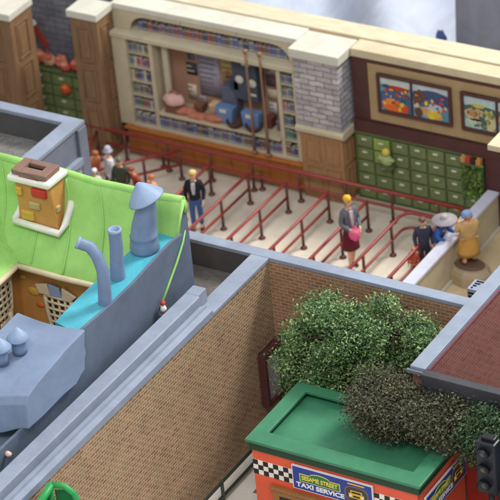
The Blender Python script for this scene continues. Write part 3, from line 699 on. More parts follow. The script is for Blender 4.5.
# ------------------------------------------------------------------ people
def skinned(name, verts, edges, radii, mat_, parent, sub=2, root=0):
    me = bpy.data.meshes.new(name); me.from_pydata(verts, edges, [])
    o = bpy.data.objects.new(name, me); COL.objects.link(o)
    sk = o.modifiers.new('s','SKIN'); sk.use_smooth_shade = True
    for i, r in enumerate(radii):
        d = me.skin_vertices[0].data[i]; d.radius = r if isinstance(r, tuple) else (r, r); d.use_root = (i == root)
    ss = o.modifiers.new('u','SUBSURF'); ss.levels = sub; ss.render_levels = sub
    dg = bpy.context.evaluated_depsgraph_get(); ev = o.evaluated_get(dg)
    m2 = bpy.data.meshes.new_from_object(ev); bpy.data.objects.remove(o); bpy.data.meshes.remove(me)
    for p in m2.polygons: p.use_smooth = True
    m2.materials.clear(); m2.materials.append(mat_)
    q = bpy.data.objects.new(name, m2); COL.objects.link(q); q.parent = parent; m2.name = name
    BASE[q.name] = Vector((0,0,0))
    return q
def person(label, loc, yaw, H, hair, top, legs, shoes, arms=((.24,.03,1.14,.22,-.10,.92),(.24,.03,1.14,.22,-.10,.92)), lean=0.0, skirt=None, hat=None, stride=.06, shirt=None, long_hair=False, sleeves=True, coat=False, skirt_len=1.0):
    k = H/1.75
    t = thing('person', label, 'person', loc, 'people in the model'); t.rotation_euler = (0,0,yaw); BASE[t.name] = Vector((0,0,0))
    def L(x, y, z):   # lean the trunk forward (facing -Y)
        if z > .93 and lean: 
            d = z-.93; return (x*k, (y - d*sin(lean))*k, (.93 + d*cos(lean))*k)
        return (x*k, y*k, z*k)
    v = []; e = []; r = []
    def nd(p, rad, par=None):
        v.append(L(*p)); r.append((rad[0]*k, rad[1]*k) if isinstance(rad, tuple) else rad*k)
        if par is not None: e.append((par, len(v)-1))
        return len(v)-1
    pel = nd((0,0,.94), (.14,.10)); w = nd((0,0,1.1),(.125,.09),pel); ch = nd((0,.005,1.3),(.16,.105),w); nk0 = nd((0,.01,1.43),(.07,.06),ch)
    nk = nd((0,0,1.5),.05,nk0); jaw = nd((0,-.015,1.57),(.062,.072),nk); hd = nd((0,-.005,1.645),(.078,.092),jaw); tp = nd((0,.005,1.71),(.055,.065),hd)
    nose = nd((0,-.105,1.61),.012,jaw)
    for s in (-1,1): nd((s*.082,.0,1.62),.014,hd)
    joints = {}
    for s, a in ((-1,arms[0]),(1,arms[1])):
        sh = nd((s*.17,.005,1.4),.055,ch); el = nd((s*a[0],a[1],a[2]),.04,sh); wr = nd((s*a[3],a[4],a[5]),.027,el)
        dv = Vector((s*a[3],a[4],a[5])) - Vector((s*a[0],a[1],a[2])); dv.normalize(); sd = dv.cross(Vector((s,0,.2))).normalized()
        pw = Vector((s*a[3],a[4],a[5])); palm = nd(pw+dv*.07,(.034,.018),wr)
        for q, ln in ((-1.5,.072),(-.5,.085),(.5,.08),(1.5,.06)):
            b1 = nd(pw+dv*.10+sd*q*.017,.0095,palm); b2 = nd(pw+dv*(.10+ln*.55)+sd*q*.019+Vector((-s*.01,0,0)),.0085,b1); nd(pw+dv*(.09+ln)+sd*q*.018+Vector((-s*.028,0,0)),.007,b2)
        th = nd(pw+dv*.05-sd*.04,.011,wr); nd(pw+dv*.10-sd*.055,.009,th)
        joints[s] = ((s*.17,.005,1.4),(s*a[0],a[1],a[2]),(s*a[3],a[4],a[5]))
    for s in (-1,1):
        f = s*stride
        hp = nd((s*.09,0,.88),.085,pel); kn = nd((s*.1,-.02+f*.5,.49),.058,hp); an = nd((s*.1,.03+f,.09),.036,kn); toe = nd((s*.115,-.13+f,.035),.032,an)
    skinned('body', v, e, r, M['skin'], t)
    # trousers or skirt, jacket, shoes
    if legs:
        v2 = []; e2 = []; r2 = []
        v2.append(L(0,0,.98)); r2.append((.15*k,.112*k)); v2.append(L(0,0,.9)); r2.append((.15*k,.115*k)); e2.append((0,1))
        for s in (-1,1):
            f = s*stride; b0 = len(v2)
            v2 += [L(s*.095,0,.82), L(s*.1,-.02+f*.5,.49), L(s*.1,.025+f,.12)]; r2 += [.098*k,.074*k,.062*k]; e2 += [(1,b0),(b0,b0+1),(b0+1,b0+2)]
        skinned('trousers', v2, e2, r2, cm('cloth_%d_%d_%d'%legs, legs, .85), t, root=1)
    if skirt:
        pr_ = [(.145,1.02),(.17,.92),(.2,.75),(.215,.6),(.225,.5),(.19,.5),(.15,.7),(.1,.95)]
        mb = MB(); mb.lathe([(a*k,(1.02-(1.02-b)*skirt_len)*k) for a,b in pr_], (0,0,0), 22, 0, sy=.8)
        mb.build('skirt', cm('cloth_%d_%d_%d'%skirt, skirt, .85), t, base=(0,0,0))
    v3 = [L(0,0,.90 if coat else .97),L(0,0,1.1),L(0,.005,1.3),L(0,.01,1.43)]; r3 = [(.172*k,.136*k),(.165*k,.128*k),(.206*k,.152*k),(.11*k,.1*k)]; e3 = [(0,1),(1,2),(2,3)]
    for s in (-1,1):
        b0 = len(v3); j = joints[s]
        end = Vector(j[2]) if sleeves else Vector(j[0]).lerp(Vector(j[1]),.7)
        v3 += [L(*j[0]), L(*j[1]) if sleeves else L(*Vector(j[0]).lerp(Vector(j[1]),.5)), L(*end)]; r3 += [.084*k,.064*k,.048*k]; e3 += [(2,b0),(b0,b0+1),(b0+1,b0+2)]
    skinned('jacket', v3, e3, r3, cm('cloth_%d_%d_%d'%top, top, .85), t, root=1)
    if shirt:
        mb = MB(); vs = [L(-.05,-.125,1.43),L(.05,-.125,1.43),L(.05,-.166,1.3),L(.03,-.156,1.12),L(-.03,-.156,1.12),L(-.05,-.166,1.3)]
        back = [(a,b+.06*k,c) for a,b,c in vs]; mb.add(vs+back, [list(range(6)),list(range(11,5,-1))]+[(i,(i+1)%6,6+(i+1)%6,6+i) for i in range(6)])
        mb.build('shirt_front', cm('cloth_%d_%d_%d'%shirt, shirt, .85), t, base=(0,0,0))
    for s in (-1,1):
        f = s*stride
        MB().ball(tuple(Vector((s*.112,-.05+f,.04))*k), .05*k, .13*k, .045*k, 12).ball(tuple(Vector((s*.102,.03+f,.07))*k), .045*k,.05*k,.05*k, 10).build('shoe', cm('cloth_%d_%d_%d'%shoes, shoes, .5), t, base=(0,0,0))
        MB().ball(L(s*.032,-.092,1.645), .011*k,.008*k,.009*k, 8).build('eye', M['black'], t, base=(0,0,0))
    if hair:
        mb = MB(); mb.ball(L(0,.02,1.672), .098*k,.108*k,.086*k, 16, 0, .25)
        if long_hair: mb.ball(L(0,.075,1.56), .088*k,.05*k,.14*k, 14, 0, .2)
        mb.build('hair', cm('hair_%d_%d_%d'%hair, hair, .6), t, base=(0,0,0))
    if hat:
        col, rb = hat
        mb = MB(); c = L(0,0,1.69); mb.lathe([(0,.13*k),(.07*k,.125*k),(.1*k,.06*k),(.105*k,.01*k),(rb*k,-.015*k),(rb*k,-.03*k),(.09*k,-.01*k)], c, 22)
        mb.build('hat', cm('hat_%d_%d_%d'%col, col, .7), t, base=(0,0,0))
    return t
person('man in black jacket and blue jeans standing between the railings', (.12,.1,0), radians(25), 1.92, (226,196,120), (30,32,38), (58,92,148), (40,42,56), shirt=(186,190,196), coat=True, stride=.03)
w_ = person('woman in grey jacket and maroon skirt holding a pink bag', (5.12,.02,0), radians(62), 2.3, (232,186,58), (104,108,118), None, (70,48,40), skirt=(104,26,44), arms=((.25,.0,1.14,.14,-.24,1.06),(.25,.0,1.14,.14,-.24,1.06)), shirt=(190,176,184), stride=.1)
t = thing('pink_handbag', 'bright pink handbag held by the woman in the maroon skirt', 'handbag', (5.0,-.05,1.15))
MB().ball((5.37,-.17,1.25), .17,.13,.2, 14, 0, .15).build('pouch', cm('bag_hotpink',(238,96,150)), t)
MB().tube([(5.27,-.15,1.38),(5.31,-.14,1.5),(5.42,-.17,1.5),(5.46,-.19,1.38)], .018).build('strap', cm('bag_hotpink2',(214,120,150)), t)
person('person in blue top and wide grey hat behind the low partition', (7.36,.8,0), radians(85), 1.85, (120,100,90), (58,98,176), (84,92,120), (60,60,70), hat=((172,166,172), .33), lean=.35, arms=((.26,-.1,1.2,.22,-.34,1.15),(.26,-.1,1.2,.22,-.34,1.15)))
person('person in dark blue grey coat left of the wide grey hat', (7.08,.55,0), radians(40), 1.78, (112,78,72), (62,66,86), (56,58,78), (50,46,50), coat=True)
person('small child in red top and yellow trousers by the loop railing', (6.98,.12,0), radians(10), 1.05, (200,130,90), (206,92,78), (206,190,96), (90,80,60))
t = thing('stone_base', 'tan stone base carrying the figure in the ochre skirt', 'base', (8.25,.75,0))
MB().lathe([(.62,0),(.62,.3),(.56,.42),(.5,.45),(0,.46)], (8.35,.72,.005), 8, 0, sy=.75, smooth=False).build('block', M['tan_base'], t, bevel=.04)
MB().lathe([(.42,.0),(.44,.03),(.4,.06)], (8.33,.76,.462), 16, 0, sy=.7).build('step', cm('step_brown',(112,88,72)), t)
fg = person('figure in tan top and ochre skirt with blue cap on the stone base', (8.3,.8,.5), radians(-130), 1.56, (150,116,72), (196,164,112), None, (88,62,50), skirt=(196,150,76), hat=((120,142,184), .11), arms=((.21,-.02,1.17,.1,-.2,1.26),(.21,-.02,1.17,.1,-.2,1.26)), stride=.02, skirt_len=1.3)
fg.scale = (1.6,1.6,1.0); w_.scale = (.86,.86,1)
# crowd at left
person('leaning person with auburn hair and brick orange jacket at the far left railing', (-3.5,.3,0), radians(70), 1.85, (168,98,62), (202,116,78), (96,52,44), (60,50,46), lean=.45)
person('person in white top with grey cap, second in the left crowd', (-2.9,.4,0), radians(-40), 1.8, (150,150,160), (214,214,222), (118,116,128), (60,60,70), hat=((176,176,196), .14))
person('person in dark green coat beside the white top, left crowd', (-2.4,.2,0), radians(20), 1.72, (112,116,100), (74,80,66), (96,70,58), (60,50,46), coat=True)
person('person in brick red top next to the orange bundle', (-1.85,.3,0), radians(-30), 1.6, (150,76,58), (166,72,56), (142,66,54), (60,50,46), lean=.35)
person('small child in white hooded top in front of the left crowd', (-2.95,-.3,0), radians(10), 1.5, (236,236,238), (226,228,236), (206,120,100), (60,60,66))
person('person with ginger hair and peach top beside the blue chimney cap', (-1.3,.1,0), radians(-15), 1.45, (196,116,62), (232,164,120), (150,84,60), (60,50,46))
bundle('red_bundle', 'dark red bundle on the floor left of the blue chimney cap', 'bundle', (-1.75,-.3,.002), .8, (138,50,42), (176,84,60))

# ------------------------------------------------------------------ toon cottage
t = thing('toon_cottage', 'clay toy cottage with lime green roof, ochre walls and cyan terrace', 'cottage', (3,-10,0))
prof = [(-8.36,6.7),(-8.34,6.9),(-8.40,7.06),(-8.52,7.12),(-8.64,7.04),(-8.74,6.78),(-8.90,6.36),(-9.12,6.05),(-9.4,5.79),(-9.75,5.52),(-10.08,5.29),
        (-10.06,5.17),(-9.7,5.38),(-9.35,5.65),(-9.05,5.92),(-8.8,6.28),(-8.62,6.75),(-8.5,6.85),(-8.46,6.75),(-8.44,6.7)]
mb = MB(); nseg = 34; vs = []
for i in range(nseg+1):
    x = -4 + 9.72*i/nseg
    for (y, z) in prof: vs.append((x, y + .03*sin(x*1.7), z + .04*sin(x*1.1+.5) + (.0)))
n = len(prof); fs = [list(range(n)), list(range(nseg*n+n-1, nseg*n-1, -1))]
for i in range(nseg):
    for k in range(n): fs.append((i*n+k, i*n+(k+1)%n, (i+1)*n+(k+1)%n, (i+1)*n+k))
mb.add(vs, fs, 0, True)
for x in (-.6,.5,1.5,2.45,3.4,4.3,5.05):
    mb.tube([(x+.10*q, y+.03*sin(x*1.7)-.0, z+.04*sin(x*1.1+.5)+.005) for q, (y, z) in enumerate(prof[4:11])], .028, 8)
mb.tube([(-4+.3035*i, -8.5+.02*sin(i), 7.08+.04*sin((-4+.3035*i)*1.1+.5)) for i in range(33)], .11, 12)
roof = mb.build('roof', M['green_roof'], t)
# wing roof running to the viewer, slope to +X
wp = [(1.72,5.30),(1.3,5.5),(.9,5.78),(.5,6.15),(.1,6.65),(-.2,6.98),(-.6,7.0),(-1.0,6.7),(-1.0,5.4),(-.6,6.6),(-.25,6.7),(.3,6.1),(.9,5.6),(1.68,5.18)]
mb = MB().prism(wp, 'Y', -14.2, -8.9)
for y in (-9.9,-10.9,-11.9): mb.tube([(x, y, z+.01) for (x, z) in wp[:6]], .028, 8)
mb.build('wing_roof', M['green_roof'], t)
mb = MB().tube([(1.6,-10.14,5.24),(3,-10.16,5.22),(5.2,-10.14,5.25)], .075, 10); mb.tube([(1.74,-10.12,5.24),(1.78,-12,5.22),(1.76,-14,5.24)], .075, 10)
mb.build('eave_trim', M['lattice'], t)
MB().box(1.35, 5.5, -9.85, -9.55, .5, 5.34).build('wall', M['ochre'], t)
MB().box(-1, 1.5, -14, -9.6, .5, 5.30).build('wing_wall', M['ochre'], t)
MB().prism([(-8.36,2.6),(-8.36,6.88),(-8.55,6.95),(-8.72,6.5),(-8.9,6.1),(-9.2,5.85),(-9.6,5.5),(-10.02,5.16),(-9.9,4.4),(-9.6,2.6)], 'X', 5.58, 5.68).build('gable_wall', M['grey_face'], t)
rim = MB().tube([(5.83,-8.72,6.42),(5.86,-8.92,6.2),(5.88,-9.3,5.86),(5.88,-9.7,5.52),(5.88,-10.16,5.12)], [.015,.026,.03,.03,.028], 10)
rim.build('gable_rim', M['green_roof'], t)
for (x, z, rx, rz, mt, nm) in ((1.62,4.72,.1,.07,'stone_yellow',0),(1.9,4.36,.19,.12,'stone_yellow',0),(2.05,4.0,.13,.08,'stone_orange',0)):
    MB().ball((x,-9.85,z), rx, .04, rz, 14).build('wall_stone', M[mt], t)
# chimney
ch = MB()
def ring(cx, cy, hx, hy, z): return [(cx-hx,cy-hy,z),(cx+hx,cy-hy,z),(cx+hx,cy+hy,z),(cx-hx,cy+hy,z)]
rs = [ring(1.97,-9.0,.60,.36,5.7), ring(1.93,-9.0,.54,.33,6.5), ring(1.88,-9.0,.52,.32,7.16)]
vs = sum(rs, []); fs = [(0,1,2,3),(11,10,9,8)] + [(i*4+k, i*4+(k+1)%4, i*4+4+(k+1)%4, i*4+4+k) for i in range(2) for k in range(4)]
ch.add(vs, fs); chim = ch.build('chimney', M['ochre'], t, bevel=.05, seg=3)
mb = MB().prism([(1.24,-9.44),(2.47,-9.44),(2.50,-8.6),(1.22,-8.6)], 'Z', 7.14, 7.31); mb.build('chimney_trim', M['white'], chim, bevel=.06, seg=3)
mb = MB()
mb.tube([(1.28,-9.42,6.02),(2.62,-9.44,5.96),(2.66,-9.2,6.12),(2.65,-8.95,6.36),(2.64,-8.8,6.55)], .095, 10)
mb.tube([(1.28,-9.42,6.02),(1.3,-9.2,6.15),(1.32,-8.92,6.42)], .09, 10)
mb.build('chimney_base_trim', M['white'], chim)
mb = MB()
for q in ((1.34,1.6,-9.35,-8.72),(2.12,2.36,-9.35,-8.72),(1.6,2.12,-9.35,-9.1),(1.6,2.12,-8.92,-8.72)): mb.box(q[0],q[1],q[2],q[3],7.315,7.46)
mb.build('chimney_pot', M['brown_cap'], chim, bevel=.03); MB().box(1.6,2.12,-9.1,-8.92,7.32,7.36).build('flue', M['hole'], chim)
for (x, z, rx, rz, mt) in ((2.1,6.94,.22,.12,'stone_red'),(1.92,6.55,.16,.1,'stone_grey'),(1.68,6.22,.19,.13,'stone_yellow'),(1.5,6.88,.1,.12,'stone_yellow')):
    MB().box(x-rx,x+rx,-9.40,-9.30,z-rz,z+rz).build('chimney_stone', M[mt], chim, bevel=.045, seg=4)
MB().box(2.42,2.52,-9.25,-9.08,6.4,6.58).build('chimney_stone', M['stone_grey'], chim, bevel=.04, seg=3)
# lattice windows
def lattice(nm, u0, u1, z0, z1, cols, rows, place):
    def shape(u, z): 
        f = (z-z0)/(z1-z0); c = (u0+u1)/2; wd = .72+.28*min(1, f*1.6); return c+(u-c)*wd
    d = MB(); vs = [place(shape(u0,z0),.0,z0),place(shape(u1,z0),.0,z0),place(u1,.0,z1),place(u0,.0,z1)]
    d.add(vs+[place(shape(u0,z0),.05,z0),place(shape(u1,z0),.05,z0),place(u1,.05,z1),place(u0,.05,z1)], [(0,1,2,3),(4,5,6,7),(0,1,5,4),(1,2,6,5),(2,3,7,6),(3,0,4,7)])
    w = d.build('window', M['hole'], t)
    m = MB(); dz = (z1-z0)/rows
    for i in range(cols+1):
        u = u0+(u1-u0)*i/cols; r = .055 if i in (0,cols) else .036
        m.tube([place(shape(u,z0+q*(z1-z0)/4),.07,z0+q*(z1-z0)/4) for q in range(5)], r, 8)
    for j in range(rows+1):
        z = z0+dz*j; m.tube([place(shape(u0,z),.08,z), place(shape((u0+u1)/2,z),.085,z), place(shape(u1,z),.08,z)], .05 if j in (0,rows) else .036, 8)
    m.build('lattice', M['lattice'], w)
    for k, (a, b, mt) in enumerate(((-.32,.22,'lattice'),(.2,.68,'pipe_light'),(.66,1.25,'lattice'))):
        W = u1-u0; p = MB()
        q = [(u0+W*(a+.12 if k==0 else a+.02), z1+.02), (u0+W*b, z1+.03), (u0+W*(b-.06 if k<2 else b-.3), z1+.36 - .05*k), (u0+W*a, z1+.26+(.1 if k==1 else 0))]
        if k == 2: q = [(u0+W*.68,z1+.02),(u0+W*1.02,z1-.02),(u0+W*1.25,z1+.16),(u0+W*.72,z1+.34)]
        vs = [place(x,.06,z) for x,z in q]+[place(x,.13,z) for x,z in q]
        p.add(vs,[(0,1,2,3),(7,6,5,4),(0,1,5,4),(1,2,6,5),(2,3,7,6),(3,0,4,7)]).build('window_hood', M[mt], w, bevel=.02)
lattice('main', 2.30, 3.06, 3.3, 4.42, 4, 6, lambda u, d, z: (u, -9.85-d, z))
lattice('wing', -11.1, -10.32, 3.9, 4.95, 4, 6, lambda u, d, z: (1.5+d, u, z))
# little balustrade at the wing
mb = MB()
for (x, y) in ((1.75,-10.75),(1.98,-11.05),(1.75,-11.3)):
    mb.tube([(x,y,2.6),(x+.03,y,3.4),(x-.02,y,3.95),(x+.05,y,4.25)], [.07,.06,.055,.05], 8)
mb.tube([(1.7,-10.6,4.22),(2.05,-11.1,4.02),(1.8,-11.5,4.0)], .065, 8); mb.tube([(1.7,-10.6,3.75),(2.05,-11.1,3.6),(1.8,-11.5,3.55)], .05, 8)
mb.build('balustrade', M['lattice'], t)
# cyan terrace and slate side wall
MB().prism([(5.80,-13.36),(5.02,-13.15),(4.96,-12.2),(4.95,-11.2),(4.98,-10),(5.0,-8.9),(5.80,-8.9)], 'Z', 6.05, 6.31).build('terrace', M['cyan'], t)
top = [(-8.9,6.42),(-9.3,6.47),(-9.74,6.46),(-10.43,6.40),(-11.1,6.34),(-12,6.33),(-12.7,6.36),(-13.42,6.40),(-14.5,6.1),(-15.5,5.4),(-15.9,5.36),(-17.2,5.36),(-18.5,5.3),(-26,5.2)]
MB().prism(top+[(-26,2),(-10.4,2),(-10.2,5.0)], 'X', 5.78, 5.86).build('side_wall', M['grey_face'], t)
lr = [(-13.34,6.44),(-14.12,6.40),(-14.6,6.34),(-15.2,6.26),(-15.6,6.2),(-15.82,6.13),(-15.93,5.96),(-15.98,5.25),(-15.4,5.22),(-14.56,5.26),(-13.95,5.34),(-13.72,5.45),(-13.55,5.5),(-13.5,5.75),(-13.42,5.9),(-13.44,6.1)]
mb = MB(); ns = 12; vs = []
for i in range(ns+1):
    x = 4.12 + 1.88*i/ns
    for j, (y, z) in enumerate(lr):
        front = 1 if 4 <= j <= 9 else 0
        vs.append((x, y + front*.1*sin(x*3.2+1), z + (.06*sin(x*2.2) if j < 7 else 0) + (.12*sin(x*3.3+.6) if front and j > 6 else 0)))
n = len(lr); fs = [list(range(n)), list(range(ns*n+n-1, ns*n-1, -1))]
for i in range(ns):
    for k in range(n): fs.append((i*n+k, i*n+(k+1)%n, (i+1)*n+(k+1)%n, (i+1)*n+k))
mb.add(vs, fs); mb.build('lower_roof', M['lowroof'], t, bevel=.03)
MB().box(4.2, 5.77, -20, -13.6, 2, 4.95).build('lower_wall', M['grey_face'], t)
# blue grey pipes on the terrace
def pipe(pts, r):
    p = MB().tube(pts, r, 18, cap=False); 
    p.build('pipe', M['pipe'], t)
    o = p; return p
for pts, rad in (([(5.66,-12.02,6.30),(5.70,-12.02,6.75),(5.70,-12.0,7.2),(5.60,-12.0,7.55),(5.44,-12.02,7.78),(5.18,-12.12,7.90)], [.165,.155,.145,.14,.138,.138]),
                 ([(5.36,-11.0,6.30),(5.38,-11.0,6.7),(5.43,-11.0,7.2),(5.44,-11.0,7.66)], [.18,.165,.16,.155])):
    p = MB().tube(pts, rad, 18, cap=False).build('pipe', M['pipe'], t)
    a, b = Vector(pts[-2]), Vector(pts[-1]); d = (b-a).normalized()
    MB().lathe([(rad[-1]*.7,-.3),(rad[-1]*.72,.015),(rad[-1]*1.06,.02),(rad[-1]*1.08,-.04),(rad[-1],-.06)], b, 18, 0, d).build('lip', M['pipe_light'], p)
    MB().lathe([(0,-.14),(rad[-1]*.7,-.14)], b, 18, 0, d).build('bore', M['hole'], p)
cp = MB().lathe([(.35,0),(.36,.1),(.34,.28),(.325,.40),(.345,.43),(.32,.47),(.30,.8),(.27,1.05),(.23,1.3),(.19,1.55)], (5.28,-9.68,6.29), 22)
for i, p in enumerate(cp.v):
    h = p[2]-6.29; cp.v[i] = (p[0]+.13*h-.04*sin(h*3), p[1], p[2])
pot = cp.build('chimney_pot', M['pipe'], t)
cone = MB(); cone.lathe([(0,.38),(.05,.365),(.16,.27),(.32,.10),(.445,-.05),(.455,-.08),(.42,-.08),(.3,.03),(.12,.13)], (5.46,-9.68,7.84), 26, 0, (-.36,-.12,1)); cone.build('cone_cap', M['pipe_light'], pot)
for (x, y) in ((4.98,-14.52),(4.82,-15.02)):
    v_ = MB().lathe([(.17,0),(.175,.1),(.16,.3),(.15,.42)], (x,y,6.33), 18).build('roof_vent', M['pipe'], t)
    MB().lathe([(0,.24),(.04,.23),(.16,.1),(.27,-.02),(.26,-.05),(.1,.04)], (x,y,6.74), 20).build('cone_cap', M['pipe_light'], v_)
tag(MB().lathe([(.0,0),(.06,0),(.07,.05),(.05,.12),(0,.14)], (5.86,-16.62,5.16), 12, 0, (1,0,0)).build('wall_lamp', cm('lamp_peach',(226,190,176)), base=(5.86,-16.62,5.16)), 'tiny peach wall lamp low on the slate grey cottage side', 'lamp')
tt = thing('garden_ornament', 'tiny red and white ornament at the foot of the cottage gable', 'ornament', (6.0,-10.15,5.0))
MB().lathe([(.07,0),(.08,.08),(.05,.16),(0,.18)], (5.98,-10.2,5.05), 12).build('white_body', M['white'], tt)
MB().ball((5.98,-10.2,5.28),.07,.07,.06).build('red_top', M['stone_red'], tt)
MB().box(5.97,6.11,-10.4,-10.0,4.021,5.05).build('foot', M['charcoal'], tt)

# ------------------------------------------------------------------ trees
def tree(name, label, base, lumps, nleaf, size, mat_, group='model trees'):
    rnd = random.Random(len(label)*7+nleaf)
    t = thing(name, label, 'tree', base, group)
    bx, by, bz = base; mb = MB()
    c0 = Vector(lumps[0][0]); fork = Vector((bx, by, bz)).lerp(Vector((c0.x, c0.y, c0.z-lumps[0][1][2]*.6)), .75)
    mb.tube([(bx,by,bz),((bx+fork.x)/2+.08,(by+fork.y)/2,(bz+fork.z)/2),fork], [.2,.15,.12], 10)
    mb.build('trunk', M['bark'], t)
    limbs = MB(); lv = MB(); tot = sum(l[1][0]*l[1][1]*l[1][2] for l in lumps)
    for (c, rr) in lumps:
        c = Vector(c); limbs.tube([fork, fork.lerp(c,.5)+Vector((0,0,.1)), c], [.09,.06,.03], 8)
        nb = max(10, int(50*rr[0]*rr[1]*rr[2]/tot*3))
        tips = []
        for k in range(nb):
            while True:
                d = Vector((rnd.uniform(-1,1),rnd.uniform(-1,1),rnd.uniform(-1,1)))
                if .15 < d.length < 1: break
            d = d.normalized()*(rnd.uniform(.45,1.0)**.6)
            tip = c + Vector((d.x*rr[0],d.y*rr[1],d.z*rr[2]))*(1+.12*noise.noise(c+d*2))
            mid = c.lerp(tip,.5)+Vector((0,0,.06)); limbs.tube([c,mid,tip],[.03,.02,.008],5); tips.append(tip)
        nl = int(nleaf*rr[0]*rr[1]*rr[2]/tot)
        for k in range(nl):
            tp = rnd.choice(tips)
            p = tp + Vector((max(-.3,min(.3,rnd.gauss(0,.16))),max(-.3,min(.3,rnd.gauss(0,.16))),max(-.24,min(.24,rnd.gauss(0,.13)))))*1.05
            s = size*rnd.uniform(.6,1.25)
            nrm = Vector((rnd.gauss(0,.6),rnd.gauss(0,.6),rnd.uniform(.1,1.2))).normalized(); u = nrm.orthogonal().normalized()
            a = rnd.uniform(0,2*pi); w = nrm.cross(u); d = u*cos(a)+w*sin(a); e = nrm.cross(d)
            lv.add([p-d*s, p-d*s*.1+e*s*.5-nrm*s*.12, p+d*s, p-d*s*.1-e*s*.5-nrm*s*.12, p-d*s*.05+nrm*s*.06], [(0,1,4),(1,2,4),(2,3,4),(3,0,4)])
    limbs.build('limb', M['bark'], t)
    b = BASE[t.name]; me = bpy.data.meshes.new('crown'); me.from_pydata([Vector(p)-b for p in lv.v], [], lv.f); me.materials.append(mat_)
    o = bpy.data.objects.new('crown', me); COL.objects.link(o); o.parent = t; BASE[o.name] = b
    return t
tree('leafy_tree', 'big mid green tree in the courtyard behind the green taxi roof', (9.6,-8.6,0),
     [((9.75,-8.4,4.25),(1.4,.8,.95)), ((10.95,-8.0,4.35),(1.1,.7,.85)), ((8.9,-8.5,3.75),(.85,.7,.8)), ((9.5,-8.9,3.2),(1.1,.6,.65)), ((11.4,-7.7,4.1),(.65,.55,.75)), ((10.6,-8.9,3.5),(1.1,.5,.6)), ((9.9,-8.7,4.5),(.9,.5,.6)), ((11.4,-8.6,3.7),(.7,.5,.6)), ((8.5,-8.35,3.25),(.55,.45,.5)), ((9.0,-9.0,2.7),(.7,.4,.4))], 52000, .045, M['leaf1'])
tree('leafy_tree', 'brownish purple tree overhanging the right half of the green taxi roof', (13.95,-9.95,0),
     [((12.5,-10.35,4.0),(1.1,.45,.42)), ((11.75,-10.45,3.95),(.75,.45,.4)), ((13.4,-10.3,3.95),(.9,.45,.42)), ((12.8,-10.6,3.85),(1.0,.4,.36)), ((12.0,-10.0,4.15),(.8,.35,.4)), ((13.2,-9.95,4.0),(.9,.3,.4)), ((11.6,-9.8,4.1),(.6,.35,.45))], 32000, .04, M['leaf2'])
tree('leafy_tree', 'dark green tree below the charcoal edge at the right border', (15.4,-10.2,0),
     [((14.7,-10.3,4.0),(.7,.45,.5)), ((15.6,-10.3,4.0),(.8,.45,.55)), ((14.3,-10.4,3.85),(.5,.4,.4)), ((15.0,-9.95,4.1),(.9,.3,.45))], 20000, .042, M['leaf3'])

# ------------------------------------------------------------------ taxi office
X0, X1, Y0, Y1, ZR = 9.16, 13.71, -12.08, -9.55, 3.5
t = thing('taxi_office', 'orange taxi service office with green flat roof and check band', 'building', (11.4,-10.8,0))
wx0, wx1, wy0, wy1 = 9.27, 13.58, -11.97, -9.7
MB().box(wx0, wx1, wy0, wy1, 0, 3.2).build('wall', M['taxi_orange'], t)
rf = MB().box(X0+.15, X1-.15, Y0+.15, Y1-.15, 3.1, 3.3).build('roof', M['taxi_green'], t)
mb = MB()
for q in ((X0,X0+.38,Y0,Y1),(X1-.4,X1,Y0,Y1),(X0+.38,X1-.4,Y0,Y0+.46),(X0+.38,X1-.4,Y1-.3,Y1)): mb.box(q[0],q[1],q[2],q[3],3.36,ZR)
mb = MB(); 
ou = [(X0,Y0),(X1,Y0),(X1,Y1),(X0,Y1)]; inn = [(X0+.38,Y0+.46),(X1-.4,Y0+.46),(X1-.4,Y1-.3),(X0+.38,Y1-.3)]
vs = [(x,y,z) for z in (3.42,ZR) for (x,y) in ou+inn]; fs = []
for k in range(4):
    a, b = k, (k+1)%4; fs += [(8+a,8+b,12+b,12+a),(a,b,4+b,4+a),(a,b,8+b,8+a),(4+a,4+b,12+b,12+a)]
mb.add(vs, fs); mb.build('roof_rim', M['taxi_green'], rf, bevel=.015)
mb = MB()
for q in ((X0+.06,X1-.06,Y0+.06,Y0+.14),(X0+.06,X1-.06,Y1-.14,Y1-.06),(X0+.06,X0+.14,Y0+.14,Y1-.14),(X1-.14,X1-.06,Y0+.14,Y1-.14)): mb.box(q[0],q[1],q[2],q[3],3.2,3.415)
mb.build('fascia', M['taxi_fascia'], t)
# check band
def checks(x0, x1, z0, rows, s, y):
    w = MB().box(x0, x1, y-.012, y+.004, z0, z0+rows*s).build('check_band', M['chk_white'], t)
    mb = MB(); i = 0; x = x0
    while x < x1-1e-3:
        for r in range(rows):
            if (i+r) % 2 == 0: mb.box(x, min(x+s,x1), y-.017, y-.0125, z0+r*s, z0+(r+1)*s)
        x += s; i += 1
    mb.build('black_checks', M['black'], w)
checks(9.27, 10.34, 2.50, 3, .135, -11.97); checks(12.46, 13.58, 2.50, 3, .135, -11.97)
mb = MB(); mb.box(9.265,13.585,-11.985,-11.972,0,.3); mb.build('plinth', M['taxi_dark'], t)
# window / timber front
MB().box(9.75, 12.9, -12.04, -11.972, .3, 2.22).build('front_frame', M['door_brown'], t, bevel=.02)
for k in range(3): MB().box(9.95+1.0*k, 10.75+1.0*k, -12.06, -12.042, .8, 2.05).build('window', M['hole'], t)
MB().box(9.70, 12.95, -12.09, -11.972, 2.222, 2.3).build('lintel', M['door_brown'], t, bevel=.01)
